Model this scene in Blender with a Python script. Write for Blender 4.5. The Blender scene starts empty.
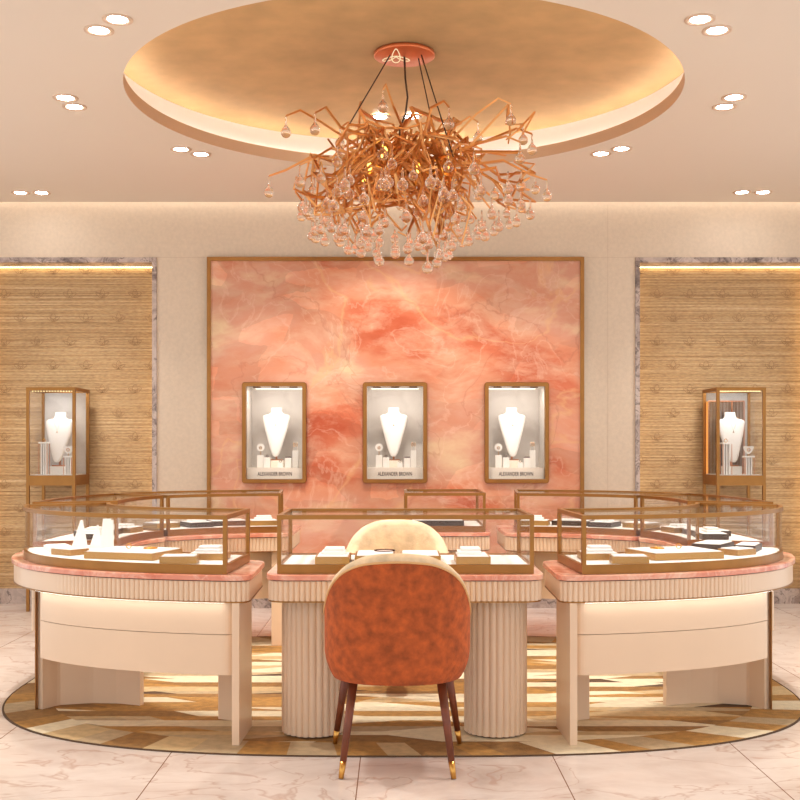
import bpy, bmesh, math, random
from mathutils import Vector, Matrix
R = random.Random(7)
PI = math.pi
scene = bpy.context.scene
col = scene.collection

# ---------------------------------------------------------------- materials
def lin(c):
    out = []
    for v in c:
        v /= 255.0
        out.append(v / 12.92 if v <= 0.04045 else ((v + 0.055) / 1.055) ** 2.4)
    return (*out, 1.0)

def mat(name, c, rough=0.5, metal=0.0, bump=0.0, bscale=60, var=0.0, vscale=4, sheen=0.0, coat=0.0, spec=0.5):
    m = bpy.data.materials.new(name); m.use_nodes = True
    nt = m.node_tree; b = nt.nodes['Principled BSDF']
    b.inputs['Base Color'].default_value = lin(c)
    b.inputs['Roughness'].default_value = rough
    b.inputs['Metallic'].default_value = metal
    b.inputs['Specular IOR Level'].default_value = spec
    if sheen:
        b.inputs['Sheen Weight'].default_value = sheen
        b.inputs['Sheen Roughness'].default_value = 0.4
        b.inputs['Sheen Tint'].default_value = lin(tuple(min(255, v + 60) for v in c))
    if coat: b.inputs['Coat Weight'].default_value = coat; b.inputs['Coat Roughness'].default_value = 0.1
    tc = nt.nodes.new('ShaderNodeTexCoord')
    n = nt.nodes.new('ShaderNodeTexNoise'); n.inputs['Scale'].default_value = vscale
    n.inputs['Detail'].default_value = 6
    nt.links.new(tc.outputs['Object'], n.inputs['Vector'])
    if var:
        r = nt.nodes.new('ShaderNodeValToRGB')
        lo = lin(tuple(max(0, v * (1 - var)) for v in c)); hi = lin(tuple(min(255, v * (1 + var)) for v in c))
        r.color_ramp.elements[0].position = 0.3; r.color_ramp.elements[1].position = 0.7
        r.color_ramp.elements[0].color = lo; r.color_ramp.elements[1].color = hi
        nt.links.new(n.outputs['Fac'], r.inputs['Fac']); nt.links.new(r.outputs['Color'], b.inputs['Base Color'])
    if bump:
        n2 = nt.nodes.new('ShaderNodeTexNoise'); n2.inputs['Scale'].default_value = bscale
        nt.links.new(tc.outputs['Object'], n2.inputs['Vector'])
        bp = nt.nodes.new('ShaderNodeBump'); bp.inputs['Strength'].default_value = bump; bp.inputs['Distance'].default_value = 0.01
        nt.links.new(n2.outputs['Fac'], bp.inputs['Height']); nt.links.new(bp.outputs['Normal'], b.inputs['Normal'])
    return m

def emit(name, c, s):
    m = bpy.data.materials.new(name); m.use_nodes = True
    nt = m.node_tree; nt.nodes.remove(nt.nodes['Principled BSDF'])
    e = nt.nodes.new('ShaderNodeEmission'); e.inputs['Color'].default_value = lin(c); e.inputs['Strength'].default_value = s
    nt.links.new(e.outputs[0], nt.nodes['Material Output'].inputs['Surface'])
    return m

def ramp(nt, stops):
    r = nt.nodes.new('ShaderNodeValToRGB'); cr = r.color_ramp
    while len(cr.elements) < len(stops): cr.elements.new(0.5)
    for e, (p, c) in zip(cr.elements, stops): e.position = p; e.color = lin(c)
    return r

def stone(name, stops, scale, rough, stretch=(1, 1, 1), rot=(0, 0, 0), vein=None, warp=0.6, vstr=0.7, vscale=1.4, vwidth=0.018):
    m = bpy.data.materials.new(name); m.use_nodes = True
    nt = m.node_tree; L = nt.links.new; b = nt.nodes['Principled BSDF']; b.inputs['Roughness'].default_value = rough
    tc = nt.nodes.new('ShaderNodeTexCoord'); mp = nt.nodes.new('ShaderNodeMapping')
    mp.inputs['Scale'].default_value = stretch; mp.inputs['Rotation'].default_value = rot
    L(tc.outputs['Object'], mp.inputs['Vector'])
    w = nt.nodes.new('ShaderNodeTexNoise'); w.inputs['Scale'].default_value = scale * 0.7; w.inputs['Detail'].default_value = 5
    L(mp.outputs[0], w.inputs['Vector'])
    mx = nt.nodes.new('ShaderNodeVectorMath'); mx.operation = 'MULTIPLY_ADD'
    L(w.outputs['Color'], mx.inputs[0]); mx.inputs[1].default_value = (warp,) * 3; L(mp.outputs[0], mx.inputs[2])
    n = nt.nodes.new('ShaderNodeTexNoise'); n.inputs['Scale'].default_value = scale; n.inputs['Detail'].default_value = 9
    n.inputs['Roughness'].default_value = 0.62; n.inputs['Distortion'].default_value = 0.5
    L(mx.outputs[0], n.inputs['Vector'])
    r = ramp(nt, stops); L(n.outputs['Fac'], r.inputs['Fac'])
    out = r.outputs['Color']
    if vein:
        v = nt.nodes.new('ShaderNodeTexNoise'); v.inputs['Scale'].default_value = vscale; v.inputs['Detail'].default_value = 4
        v.inputs['Distortion'].default_value = 1.2
        L(mx.outputs[0], v.inputs['Vector'])
        s1 = nt.nodes.new('ShaderNodeMath'); s1.operation = 'SUBTRACT'; L(v.outputs['Fac'], s1.inputs[0]); s1.inputs[1].default_value = 0.5
        s2 = nt.nodes.new('ShaderNodeMath'); s2.operation = 'ABSOLUTE'; L(s1.outputs[0], s2.inputs[0])
        s3 = nt.nodes.new('ShaderNodeMapRange'); L(s2.outputs[0], s3.inputs['Value'])
        s3.inputs['From Min'].default_value = 0; s3.inputs['From Max'].default_value = vwidth
        s3.inputs['To Min'].default_value = vstr; s3.inputs['To Max'].default_value = 0
        mixn = nt.nodes.new('ShaderNodeMix'); mixn.data_type = 'RGBA'
        L(s3.outputs[0], mixn.inputs['Factor']); L(out, mixn.inputs['A']); mixn.inputs['B'].default_value = lin(vein)
        out = mixn.outputs['Result']
    L(out, b.inputs['Base Color'])
    return m

def make_rose():
    """large polished slab of rose quartz: broad colour fields, diagonal flakes, cream and rust veins"""
    m = bpy.data.materials.new('rose_quartz'); m.use_nodes = True
    nt = m.node_tree; L = nt.links.new; N = nt.nodes.new; b = nt.nodes['Principled BSDF']; b.inputs['Roughness'].default_value = 0.38
    tc = N('ShaderNodeTexCoord')
    w = N('ShaderNodeTexNoise'); w.inputs['Scale'].default_value = 1.3; w.inputs['Detail'].default_value = 6
    L(tc.outputs['Object'], w.inputs['Vector'])
    mx = N('ShaderNodeVectorMath'); mx.operation = 'MULTIPLY_ADD'
    L(w.outputs['Color'], mx.inputs[0]); mx.inputs[1].default_value = (0.34,) * 3; L(tc.outputs['Object'], mx.inputs[2])
    mp = N('ShaderNodeMapping'); mp.inputs['Rotation'].default_value = (0, 0.75, 0); mp.inputs['Scale'].default_value = (0.6, 1, 1.35)
    L(mx.outputs[0], mp.inputs['Vector'])
    n1 = N('ShaderNodeTexNoise'); n1.inputs['Scale'].default_value = 1.5; n1.inputs['Detail'].default_value = 10; n1.inputs['Roughness'].default_value = 0.55
    L(mp.outputs[0], n1.inputs['Vector'])
    r = ramp(nt, [(0.31, (194, 86, 46)), (0.40, (212, 114, 76)), (0.47, (222, 145, 108)), (0.56, (225, 160, 131)), (0.64, (241, 206, 164)), (0.74, (216, 150, 119))])
    L(n1.outputs['Fac'], r.inputs['Fac'])
    # cloudy pale bloom
    mp2 = N('ShaderNodeMapping'); mp2.inputs['Rotation'].default_value = (0, -0.35, 0); mp2.inputs['Scale'].default_value = (0.9, 1, 2.0)
    L(mx.outputs[0], mp2.inputs['Vector'])
    n2 = N('ShaderNodeTexNoise'); n2.inputs['Scale'].default_value = 3.6; n2.inputs['Detail'].default_value = 12; n2.inputs['Roughness'].default_value = 0.68
    L(mp2.outputs[0], n2.inputs['Vector'])
    mr = N('ShaderNodeMapRange'); mr.inputs['From Min'].default_value = 0.46; mr.inputs['From Max'].default_value = 0.72; mr.inputs['To Max'].default_value = 0.75
    L(n2.outputs['Fac'], mr.inputs['Value'])
    mA = N('ShaderNodeMix'); mA.data_type = 'RGBA'; L(mr.outputs[0], mA.inputs['Factor']); L(r.outputs['Color'], mA.inputs['A']); mA.inputs['B'].default_value = lin((234, 190, 158))
    # crystal flakes: small voronoi facets shift the tone a little
    vo = N('ShaderNodeTexVoronoi'); vo.inputs['Scale'].default_value = 3.4; L(mp.outputs[0], vo.inputs['Vector'])
    hs = N('ShaderNodeHueSaturation'); mr2 = N('ShaderNodeMapRange'); mr2.inputs['To Min'].default_value = 0.86; mr2.inputs['To Max'].default_value = 1.08
    sx = N('ShaderNodeSeparateColor'); L(vo.outputs['Color'], sx.inputs[0]); L(sx.outputs[0], mr2.inputs['Value']); L(mr2.outputs[0], hs.inputs['Value'])
    L(mA.outputs['Result'], hs.inputs['Color'])
    out = hs.outputs['Color']
    for sc_, off, wd, c, st in ((0.8, 3.1, 0.012, (236, 186, 132), 0.45), (1.9, 7.7, 0.010, (244, 206, 180), 0.28), (1.1, 12.0, 0.008, (176, 84, 52), 0.3)):
        mp3 = N('ShaderNodeMapping'); mp3.inputs['Location'].default_value = (off, off, off); L(mx.outputs[0], mp3.inputs['Vector'])
        v = N('ShaderNodeTexNoise'); v.inputs['Scale'].default_value = sc_; v.inputs['Detail'].default_value = 7; v.inputs['Distortion'].default_value = 0.6
        L(mp3.outputs[0], v.inputs['Vector'])
        s1 = N('ShaderNodeMath'); s1.operation = 'SUBTRACT'; L(v.outputs['Fac'], s1.inputs[0]); s1.inputs[1].default_value = 0.5
        s2 = N('ShaderNodeMath'); s2.operation = 'ABSOLUTE'; L(s1.outputs[0], s2.inputs[0])
        s3 = N('ShaderNodeMapRange'); L(s2.outputs[0], s3.inputs['Value']); s3.inputs['From Max'].default_value = wd
        s3.inputs['To Min'].default_value = st; s3.inputs['To Max'].default_value = 0
        mm = N('ShaderNodeMix'); mm.data_type = 'RGBA'; L(s3.outputs[0], mm.inputs['Factor']); L(out, mm.inputs['A']); mm.inputs['B'].default_value = lin(c)
        out = mm.outputs['Result']
    L(out, b.inputs['Base Color'])
    return m

def make_floor():
    m = stone('floor_marble', [(0.28, (200, 180, 170)), (0.42, (222, 206, 197)), (0.55, (234, 222, 214)), (0.72, (216, 198, 189))], 1.6, 0.22, (1, 1.6, 1), (0, 0, 0.5), (190, 152, 134), 0.5, 0.55, 1.9, 0.016)
    nt = m.node_tree; L = nt.links.new; N = nt.nodes.new; b = nt.nodes['Principled BSDF']
    src = b.inputs['Base Color'].links[0].from_socket
    tc = N('ShaderNodeTexCoord'); sp = N('ShaderNodeSeparateXYZ'); L(tc.outputs['Object'], sp.inputs[0])
    facs = []
    for ax, per, off in ((0, 0.76, 0.14), (1, 2.6, 0.1)):
        a = N('ShaderNodeMath'); a.operation = 'ADD'; L(sp.outputs[ax], a.inputs[0]); a.inputs[1].default_value = off + per / 2 + per * 20
        mo = N('ShaderNodeMath'); mo.operation = 'MODULO'; L(a.outputs[0], mo.inputs[0]); mo.inputs[1].default_value = per
        sb = N('ShaderNodeMath'); sb.operation = 'SUBTRACT'; L(mo.outputs[0], sb.inputs[0]); sb.inputs[1].default_value = per / 2
        ab = N('ShaderNodeMath'); ab.operation = 'ABSOLUTE'; L(sb.outputs[0], ab.inputs[0])
        lt = N('ShaderNodeMath'); lt.operation = 'LESS_THAN'; L(ab.outputs[0], lt.inputs[0]); lt.inputs[1].default_value = 0.0022
        facs.append(lt.outputs[0])
    mxm = N('ShaderNodeMath'); mxm.operation = 'MAXIMUM'; L(facs[0], mxm.inputs[0]); L(facs[1], mxm.inputs[1])
    mm = N('ShaderNodeMix'); mm.data_type = 'RGBA'; L(mxm.outputs[0], mm.inputs['Factor']); L(src, mm.inputs['A']); mm.inputs['B'].default_value = lin((140, 104, 84))
    L(mm.outputs['Result'], b.inputs['Base Color'])
    return m

def make_grass():
    """woven grasscloth with horizontal ribs"""
    m = bpy.data.materials.new('ribbed_wallcovering'); m.use_nodes = True
    nt = m.node_tree; L = nt.links.new; N = nt.nodes.new; b = nt.nodes['Principled BSDF']; b.inputs['Roughness'].default_value = 0.7
    tc = N('ShaderNodeTexCoord'); mp = N('ShaderNodeMapping'); mp.inputs['Scale'].default_value = (0.3, 1, 56); L(tc.outputs['Object'], mp.inputs['Vector'])
    n = N('ShaderNodeTexNoise'); n.inputs['Scale'].default_value = 1.6; n.inputs['Detail'].default_value = 5; n.inputs['Roughness'].default_value = 0.6; L(mp.outputs[0], n.inputs['Vector'])
    r = ramp(nt, [(0.3, (166, 130, 88)), (0.46, (194, 158, 113)), (0.6, (214, 181, 136)), (0.72, (240, 216, 176))]); L(n.outputs['Fac'], r.inputs['Fac'])
    mp2 = N('ShaderNodeMapping'); mp2.inputs['Scale'].default_value = (30, 1, 110); L(tc.outputs['Object'], mp2.inputs['Vector'])
    n2 = N('ShaderNodeTexNoise'); n2.inputs['Scale'].default_value = 1; n2.inputs['Detail'].default_value = 2; L(mp2.outputs[0], n2.inputs['Vector'])
    mm = N('ShaderNodeMix'); mm.data_type = 'RGBA'; mm.blend_type = 'OVERLAY'; mm.inputs['Factor'].default_value = 0.45
    L(r.outputs['Color'], mm.inputs['A']); L(n2.outputs['Fac'], mm.inputs['B']); L(mm.outputs['Result'], b.inputs['Base Color'])
    wv = N('ShaderNodeTexWave'); wv.bands_direction = 'Z'; wv.inputs['Scale'].default_value = 13; wv.inputs['Distortion'].default_value = 0.6; L(tc.outputs['Object'], wv.inputs['Vector'])
    bp = N('ShaderNodeBump'); bp.inputs['Strength'].default_value = 0.3; bp.inputs['Distance'].default_value = 0.005
    L(wv.outputs['Fac'], bp.inputs['Height']); L(bp.outputs['Normal'], b.inputs['Normal'])
    return m

def make_pane():
    m = bpy.data.materials.new('clear_glass_pane'); m.use_nodes = True
    nt = m.node_tree; L = nt.links.new; N = nt.nodes.new; nt.nodes.remove(nt.nodes['Principled BSDF'])
    lw = N('ShaderNodeLayerWeight'); lw.inputs['Blend'].default_value = 0.5
    pw = N('ShaderNodeMath'); pw.operation = 'POWER'; L(lw.outputs['Facing'], pw.inputs[0]); pw.inputs[1].default_value = 4.0
    f = N('ShaderNodeMath'); f.operation = 'MULTIPLY_ADD'; L(pw.outputs[0], f.inputs[0]); f.inputs[1].default_value = 0.35; f.inputs[2].default_value = 0.012
    t = N('ShaderNodeBsdfTransparent'); t.inputs['Color'].default_value = (0.997, 0.996, 0.994, 1)
    g = N('ShaderNodeBsdfGlossy'); g.inputs['Roughness'].default_value = 0.02
    mx = N('ShaderNodeMixShader'); L(f.outputs[0], mx.inputs[0]); L(t.outputs[0], mx.inputs[1]); L(g.outputs[0], mx.inputs[2])
    L(mx.outputs[0], nt.nodes['Material Output'].inputs['Surface'])
    return m

def make_crystal():
    m = bpy.data.materials.new('crystal'); m.use_nodes = True
    b = m.node_tree.nodes['Principled BSDF']
    b.inputs['Base Color'].default_value = (1, 0.95, 0.9, 1); b.inputs['Roughness'].default_value = 0.02
    b.inputs['Transmission Weight'].default_value = 1.0; b.inputs['IOR'].default_value = 1.45
    return m

M = dict(
    ceiling=mat('ceiling_paint', (238, 224, 208), 0.8),
    wall=mat('woven_wall_fabric', (224, 205, 183), 0.85, bump=0.15, bscale=160, var=0.02, vscale=40),
    joint=mat('wall_joint', (208, 186, 162), 0.8),
    gold=mat('gold_leaf', (212, 174, 122), 0.6, 0.2, var=0.05, vscale=5, bump=0.1, bscale=14),
    lip=mat('cove_lip_paint', (224, 186, 152), 0.8),
    cove=mat('cove_white_paint', (250, 240, 232), 0.8),
    rose=make_rose(),
    top=stone('pink_quartz_top', [(0.3, (214, 120, 92)), (0.47, (232, 156, 130)), (0.58, (242, 186, 160)), (0.72, (250, 216, 192))], 5, 0.18, (1, 1, 1), (0, 0, 0.4), (250, 220, 198), 0.4, 0.3, 5, 0.02),
    floor=make_floor(),
    grass=make_grass(),
    motif=mat('embossed_motif', (168, 130, 90), 0.7),
    marble=stone('grey_veined_marble', [(0.32, (92, 80, 78)), (0.45, (168, 150, 142)), (0.58, (208, 190, 180)), (0.75, (150, 132, 126))], 5, 0.25, (1, 1, 1), (0, 0.5, 0), (70, 58, 56), 0.5, 0.7, 5, 0.03),
    bronze=mat('satin_bronze', (160, 111, 57), 0.36, 0.75, var=0.04, vscale=12),
    bronze_dark=mat('dark_bronze', (120, 78, 40), 0.4, 0.85),
    cream=mat('cream_lacquer', (234, 205, 176), 0.34, var=0.01, vscale=3),
    shadowgap=mat('shadow_gap', (96, 62, 40), 0.6),
    white=mat('white_leatherette', (250, 246, 240), 0.55),
    card=mat('white_card', (252, 249, 245), 0.5),
    trayside=mat('brass_tray_side', (186, 142, 82), 0.36, 0.8),
    traydark=mat('dark_tray_side', (78, 58, 44), 0.4, 0.4),
    grey=stone('pale_grey_suede', [(0.3, (196, 186, 178)), (0.5, (212, 204, 197)), (0.7, (222, 215, 208))], 4, 0.8),
    sign=mat('cream_sign_ledge', (250, 238, 222), 0.5),
    letter=mat('brown_lettering', (70, 38, 24), 0.5),
    velvet=mat('rust_velvet', (172, 82, 36), 0.9, var=0.16, vscale=28, sheen=0.12, bump=0.3, bscale=110),
    velvet_cream=mat('cream_velvet', (232, 204, 166), 0.8, var=0.09, vscale=16, sheen=0.2, bump=0.2, bscale=70),
    piping=mat('cream_piping', (224, 176, 120), 0.6),
    walnut=mat('walnut', (112, 56, 32), 0.4, var=0.15, vscale=14),
    brass=mat('brass', (214, 160, 84), 0.28, 0.95),
    branch=mat('rose_gold_branch', (232, 166, 102), 0.3, 0.8),
    copper=mat('copper_plate', (226, 130, 84), 0.34, 0.7),
    cable=mat('dark_cable', (84, 62, 48), 0.45, 0.5),
    crystal=make_crystal(),
    pane=make_pane(),
    slatc=mat('copper_slat', (196, 132, 96), 0.35, 0.8),
    trim=mat('downlight_trim', (222, 192, 166), 0.6),
    lens=emit('downlight_lens', (255, 252, 248), 60.0),
    led=emit('warm_led', (255, 248, 238), 9.0),
    led_alcove=emit('alcove_led', (255, 222, 168), 13.0),
    led_side=emit('alcove_side_led', (255, 222, 168), 6.0),
    led_cove=emit('cove_led', (255, 249, 242), 20.0),
    led_slot=emit('slot_led', (255, 242, 228), 4.2),
    led_case=emit('case_led', (255, 244, 226), 2.5),
    led_dot=emit('dot_led', (255, 232, 170), 2.0),
    bulb=emit('warm_bulb', (255, 206, 90), 7.0),
    emblem=emit('lit_emblem_edge', (255, 236, 190), 1.1),
    amber=emit('amber_light_strip', (255, 170, 84), 1.6),
    gem=mat('gold_jewel', (226, 164, 70), 0.25, 0.9),
    steel=mat('dark_jewel', (88, 38, 38), 0.25, 0.9),
    rug0=mat('rug_ochre', (178, 132, 68), 0.7, var=0.10, vscale=26, bump=0.3, bscale=150),
    rug1=mat('rug_cream', (236, 222, 190), 0.7, var=0.04, vscale=26, bump=0.3, bscale=150),
    rug2=mat('rug_sand', (206, 178, 132), 0.7, var=0.06, vscale=26, bump=0.3, bscale=150),
    rug3=mat('rug_brown', (152, 112, 62), 0.7, var=0.10, vscale=26, bump=0.3, bscale=150),
    rug4=mat('rug_taupe', (190, 166, 130), 0.7, var=0.06, vscale=26, bump=0.3, bscale=150),
    rugedge=mat('rug_binding', (96, 72, 52), 0.8),
)

# ---------------------------------------------------------------- mesh helpers
class MB:
    def __init__(s): s.v = []; s.f = []; s.m = []; s.smooth = []
    def add(s, vs, fs, mi=0, sm=False):
        o = len(s.v); s.v += [Vector(v) for v in vs]
        for f in fs: s.f.append([o + i for i in f]); s.m.append(mi); s.smooth.append(sm)
        return s
    def box(s, x0, x1, y0, y1, z0, z1, mi=0):
        vs = [(x, y, z) for z in (z0, z1) for y in (y0, y1) for x in (x0, x1)]
        return s.add(vs, [(0, 2, 3, 1), (4, 5, 7, 6), (0, 1, 5, 4), (2, 6, 7, 3), (0, 4, 6, 2), (1, 3, 7, 5)], mi)
    def rbox(s, cx, cy, z0, z1, w, d, rot=0, mi=0, bev=0.0):
        c, q = math.cos(rot), math.sin(rot)
        def P(a, b, z): return (cx + a * c - b * q, cy + a * q + b * c, z)
        if bev:
            ring = lambda k, z: [P(sx * (w / 2 - k), sy * (d / 2 - k), z) for sx, sy in ((-1, -1), (1, -1), (1, 1), (-1, 1))]
            vs = ring(0, z0) + ring(0, z1 - bev) + ring(bev, z1)
            fs = [(3, 2, 1, 0), (8, 9, 10, 11)] + [(4 * l + i, 4 * l + (i + 1) % 4, 4 * l + 4 + (i + 1) % 4, 4 * l + 4 + i) for l in (0, 1) for i in range(4)]
            return s.add(vs, fs, mi)
        vs = [P(sx * w / 2, sy * d / 2, z) for z in (z0, z1) for sx, sy in ((-1, -1), (1, -1), (1, 1), (-1, 1))]
        return s.add(vs, [(3, 2, 1, 0), (4, 5, 6, 7)] + [(i, (i + 1) % 4, 4 + (i + 1) % 4, 4 + i) for i in range(4)], mi)
    def prism(s, poly, z0, z1, mi=0, sm=False, bev=0.0):
        n = len(poly)
        if bev:
            ins = offset(poly, -bev)
            vs = [(*p[:2], z0) for p in poly] + [(*p[:2], z1 - bev) for p in poly] + [(*p[:2], z1) for p in ins]
            fs = [tuple(range(n - 1, -1, -1)), tuple(range(2 * n, 3 * n))]
            fs += [(l * n + i, l * n + (i + 1) % n, l * n + n + (i + 1) % n, l * n + n + i) for l in (0, 1) for i in range(n)]
        else:
            vs = [(*p[:2], z0) for p in poly] + [(*p[:2], z1) for p in poly]
            fs = [tuple(range(n - 1, -1, -1)), tuple(range(n, 2 * n))] + [(i, (i + 1) % n, n + (i + 1) % n, n + i) for i in range(n)]
        return s.add(vs, fs, mi, sm)
    def lathe(s, prof, c=(0, 0, 0), n=20, mi=0, sm=True):
        vs = []; fs = []
        for r, z in prof:
            for k in range(n):
                a = 2 * PI * k / n; vs.append((c[0] + r * math.cos(a), c[1] + r * math.sin(a), c[2] + z))
        for l in range(len(prof) - 1):
            for k in range(n):
                fs.append((l * n + k, l * n + (k + 1) % n, l * n + n + (k + 1) % n, l * n + n + k))
        fs.append(tuple(range(n - 1, -1, -1))); fs.append(tuple((len(prof) - 1) * n + k for k in range(n)))
        return s.add(vs, fs, mi, sm)
    def tube(s, path, r, n=8, mi=0, closed=False, sm=True, flat=False):
        P = [Vector(p) for p in path]; m = len(P); vs = []; fs = []
        up = Vector((0, 0, 1)); prev = None
        for i, p in enumerate(P):
            a = P[i - 1] if (i > 0 or closed) else p; b = P[(i + 1) % m] if (i < m - 1 or closed) else p
            d = (b - a).normalized() if (b - a).length > 1e-9 else Vector((0, 0, 1))
            u = prev if prev is not None else (up if abs(d.z) < 0.9 else Vector((1, 0, 0)))
            x = (u - d * u.dot(d))
            if x.length < 1e-6: x = Vector((1, 0, 0)) - d * d.x
            x.normalize(); y = d.cross(x); prev = x
            rr = r[i] if isinstance(r, (list, tuple)) else r
            for k in range(n):
                t = 2 * PI * (k + 0.5) / n; vs.append(p + x * (rr * math.cos(t)) + y * (rr * math.sin(t)))
        L = m if closed else m - 1
        for i in range(L):
            for k in range(n):
                j = (i + 1) % m
                fs.append((i * n + k, i * n + (k + 1) % n, j * n + (k + 1) % n, j * n + k))
        if not closed: fs.append(tuple(range(n - 1, -1, -1))); fs.append(tuple((m - 1) * n + k for k in range(n)))
        return s.add(vs, fs, mi, sm)
    def rail(s, path, w, z0, z1, closed=True, mi=0):
        P = [Vector((p[0], p[1])) for p in path]; m = len(P); vs = []; fs = []
        for i, p in enumerate(P):
            a = P[i - 1] if (i > 0 or closed) else None; b = P[(i + 1) % m] if (i < m - 1 or closed) else None
            d1 = (p - a).normalized() if a is not None else (b - p).normalized()
            d2 = (b - p).normalized() if b is not None else d1
            n1 = Vector((-d1.y, d1.x)); n2 = Vector((-d2.y, d2.x)); nn = n1 + n2
            nn = n1 if nn.length < 1e-6 else nn.normalized()
            k = min(1 / max(nn.dot(n1), 0.3), 2.5) * w / 2
            q0, q1 = p + nn * k, p - nn * k
            vs += [(*q0, z0), (*q1, z0), (*q1, z1), (*q0, z1)]
        for i in range(m if closed else m - 1):
            j = (i + 1) % m
            for k in range(4): fs.append((i * 4 + k, i * 4 + (k + 1) % 4, j * 4 + (k + 1) % 4, j * 4 + k))
        if not closed: fs.append((0, 1, 2, 3)); fs.append(tuple((m - 1) * 4 + k for k in range(4)))
        return s.add(vs, fs, mi)

def wl(o):
    v = Vector((0, 0, 0))
    while o is not None: v += o.location; o = o.parent
    return v

def build(name, mb, mats, parent=None, recalc=True):
    if not isinstance(mats, (list, tuple)): mats = [mats]
    me = bpy.data.meshes.new(name)
    off = wl(parent) if parent is not None else Vector((0, 0, 0))
    me.from_pydata([v - off for v in mb.v], [], mb.f)
    for m in mats: me.materials.append(m)
    me.polygons.foreach_set('material_index', mb.m); me.polygons.foreach_set('use_smooth', mb.smooth)
    if recalc:
        bm = bmesh.new(); bm.from_mesh(me); bmesh.ops.recalc_face_normals(bm, faces=bm.faces); bm.to_mesh(me); bm.free()
    o = bpy.data.objects.new(name, me); col.objects.link(o)
    if parent is not None: o.parent = parent
    return o

def tag(o, label=None, cat=None, group=None, kind=None):
    if label: o['label'] = label
    if cat: o['category'] = cat
    if group: o['group'] = group
    if kind: o['kind'] = kind
    return o

def thing(name, label, cat, loc=(0, 0, 0), group=None):
    o = bpy.data.objects.new(name, None); o.empty_display_size = 0.1; col.objects.link(o); o.location = loc
    return tag(o, label, cat, group)

def copy_tree(o, parent=None):
    c = o.copy(); col.objects.link(c)
    if parent is not None: c.parent = parent
    for ch in list(o.children): copy_tree(ch, c)
    return c

def dup(src, loc, rz, label, group=None):
    c = copy_tree(src); c.location = loc; c.rotation_euler = (0, 0, rz); c['label'] = label
    if group: c['group'] = group
    return c

def struct(name, mb, mats, parent=None):
    o = build(name, mb, mats, parent)
    if parent is None: o['kind'] = 'structure'
    return o

# ---------------------------------------------------------------- 2D path helpers
def V2(p): return Vector((p[0], p[1]))
def plen(P): return sum((V2(P[i + 1]) - V2(P[i])).length for i in range(len(P) - 1))
def cut(P, a, b):
    """sub-path of polyline P between arc lengths a and b"""
    out = []; acc = 0
    for i in range(len(P) - 1):
        p, q = V2(P[i]), V2(P[i + 1]); l = (q - p).length
        if l < 1e-9: continue
        s, e = acc, acc + l
        if e >= a and s <= b:
            t0 = max(0, (a - s) / l); t1 = min(1, (b - s) / l)
            if not out: out.append(p.lerp(q, t0))
            out.append(p.lerp(q, t1))
        acc = e
    return out
def resample(P, n, closed=False):
    Q = [V2(p) for p in P] + ([V2(P[0])] if closed else [])
    L = plen(Q); out = []; m = n if closed else n - 1
    i = 0; acc = 0
    for k in range(n):
        t = L * k / m
        while i < len(Q) - 2 and acc + (Q[i + 1] - Q[i]).length < t:
            acc += (Q[i + 1] - Q[i]).length; i += 1
        l = (Q[i + 1] - Q[i]).length
        out.append(Q[i].lerp(Q[i + 1], min(1, max(0, (t - acc) / l if l > 1e-9 else 0))))
    return out
def round_join(paths, r):
    """closed outline from consecutive open paths, corners between them rounded by r"""
    T = []
    for p in paths:
        L = plen(p); k = min(r, L * 0.45); T.append(cut(p, k, L - k))
    out = []
    for i, t in enumerate(T):
        out += t
        c = V2(paths[i][-1]); a, b = t[-1], T[(i + 1) % len(T)][0]
        for k in range(1, 8):
            s = k / 8; out.append(a * (1 - s) ** 2 + c * (2 * s * (1 - s)) + b * s * s)
    clean = []
    for p in out:
        if not clean or (p - clean[-1]).length > 1e-5: clean.append(p)
    if (clean[0] - clean[-1]).length < 1e-5: clean.pop()
    return clean
def area(P): return sum(P[i - 1][0] * P[i][1] - P[i][0] * P[i - 1][1] for i in range(len(P))) / 2
def offset(P, d):
    """offset closed outline outward by d"""
    P = [V2(p) for p in P]; s = 1 if area(P) > 0 else -1; out = []
    for i, p in enumerate(P):
        t = (P[(i + 1) % len(P)] - P[i - 1]).normalized(); out.append(p + Vector((t.y, -t.x)) * s * d)
    return out
def fluted(P, pitch, amp, mask=lambda p, n: 1.0, per=6):
    L = plen(list(P) + [P[0]]); n = max(8, int(round(L / pitch))) * per
    Q = resample(P, n, True); s = 1 if area(Q) > 0 else -1; out = []
    for i, p in enumerate(Q):
        t = (Q[(i + 1) % n] - Q[i - 1]).normalized(); nn = Vector((t.y, -t.x)) * s
        out.append(p + nn * amp * mask(p, nn) * (abs(math.sin(PI * i / per)) ** 0.7 - 0.6))
    return out
def circle(cx, cy, r, n=48): return [Vector((cx + r * math.cos(2 * PI * k / n), cy + r * math.sin(2 * PI * k / n))) for k in range(n)]
def superell(cx, cy, a, b, n, N=240):
    out = []
    for k in range(N):
        t = 2 * PI * k / N; c, s = math.cos(t), math.sin(t)
        out.append(Vector((cx + a * math.copysign(abs(c) ** (2 / n), c), cy + b * math.copysign(abs(s) ** (2 / n), s))))
    return out

# ---------------------------------------------------------------- camera
F = 1120.0; HY = 448.0; VX = 396.0; HC = 1.22
cam = bpy.data.cameras.new('camera'); cam.sensor_width = 36.0; cam.lens = 36.0 * F / 800
cam.shift_x = (400 - VX) / 800; cam.shift_y = (HY - 400) / 800
co = bpy.data.objects.new('camera', cam); col.objects.link(co)
co.location = (0, 0, HC); co.rotation_euler = (PI / 2, 0, 0); cam.clip_start = 0.05
scene.camera = co

CX = 0.035; ZT = 0.70; ZD = 0.732; ZC = 0.943; ZA = 0.592
H = 3.08; YW = 8.57

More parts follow.
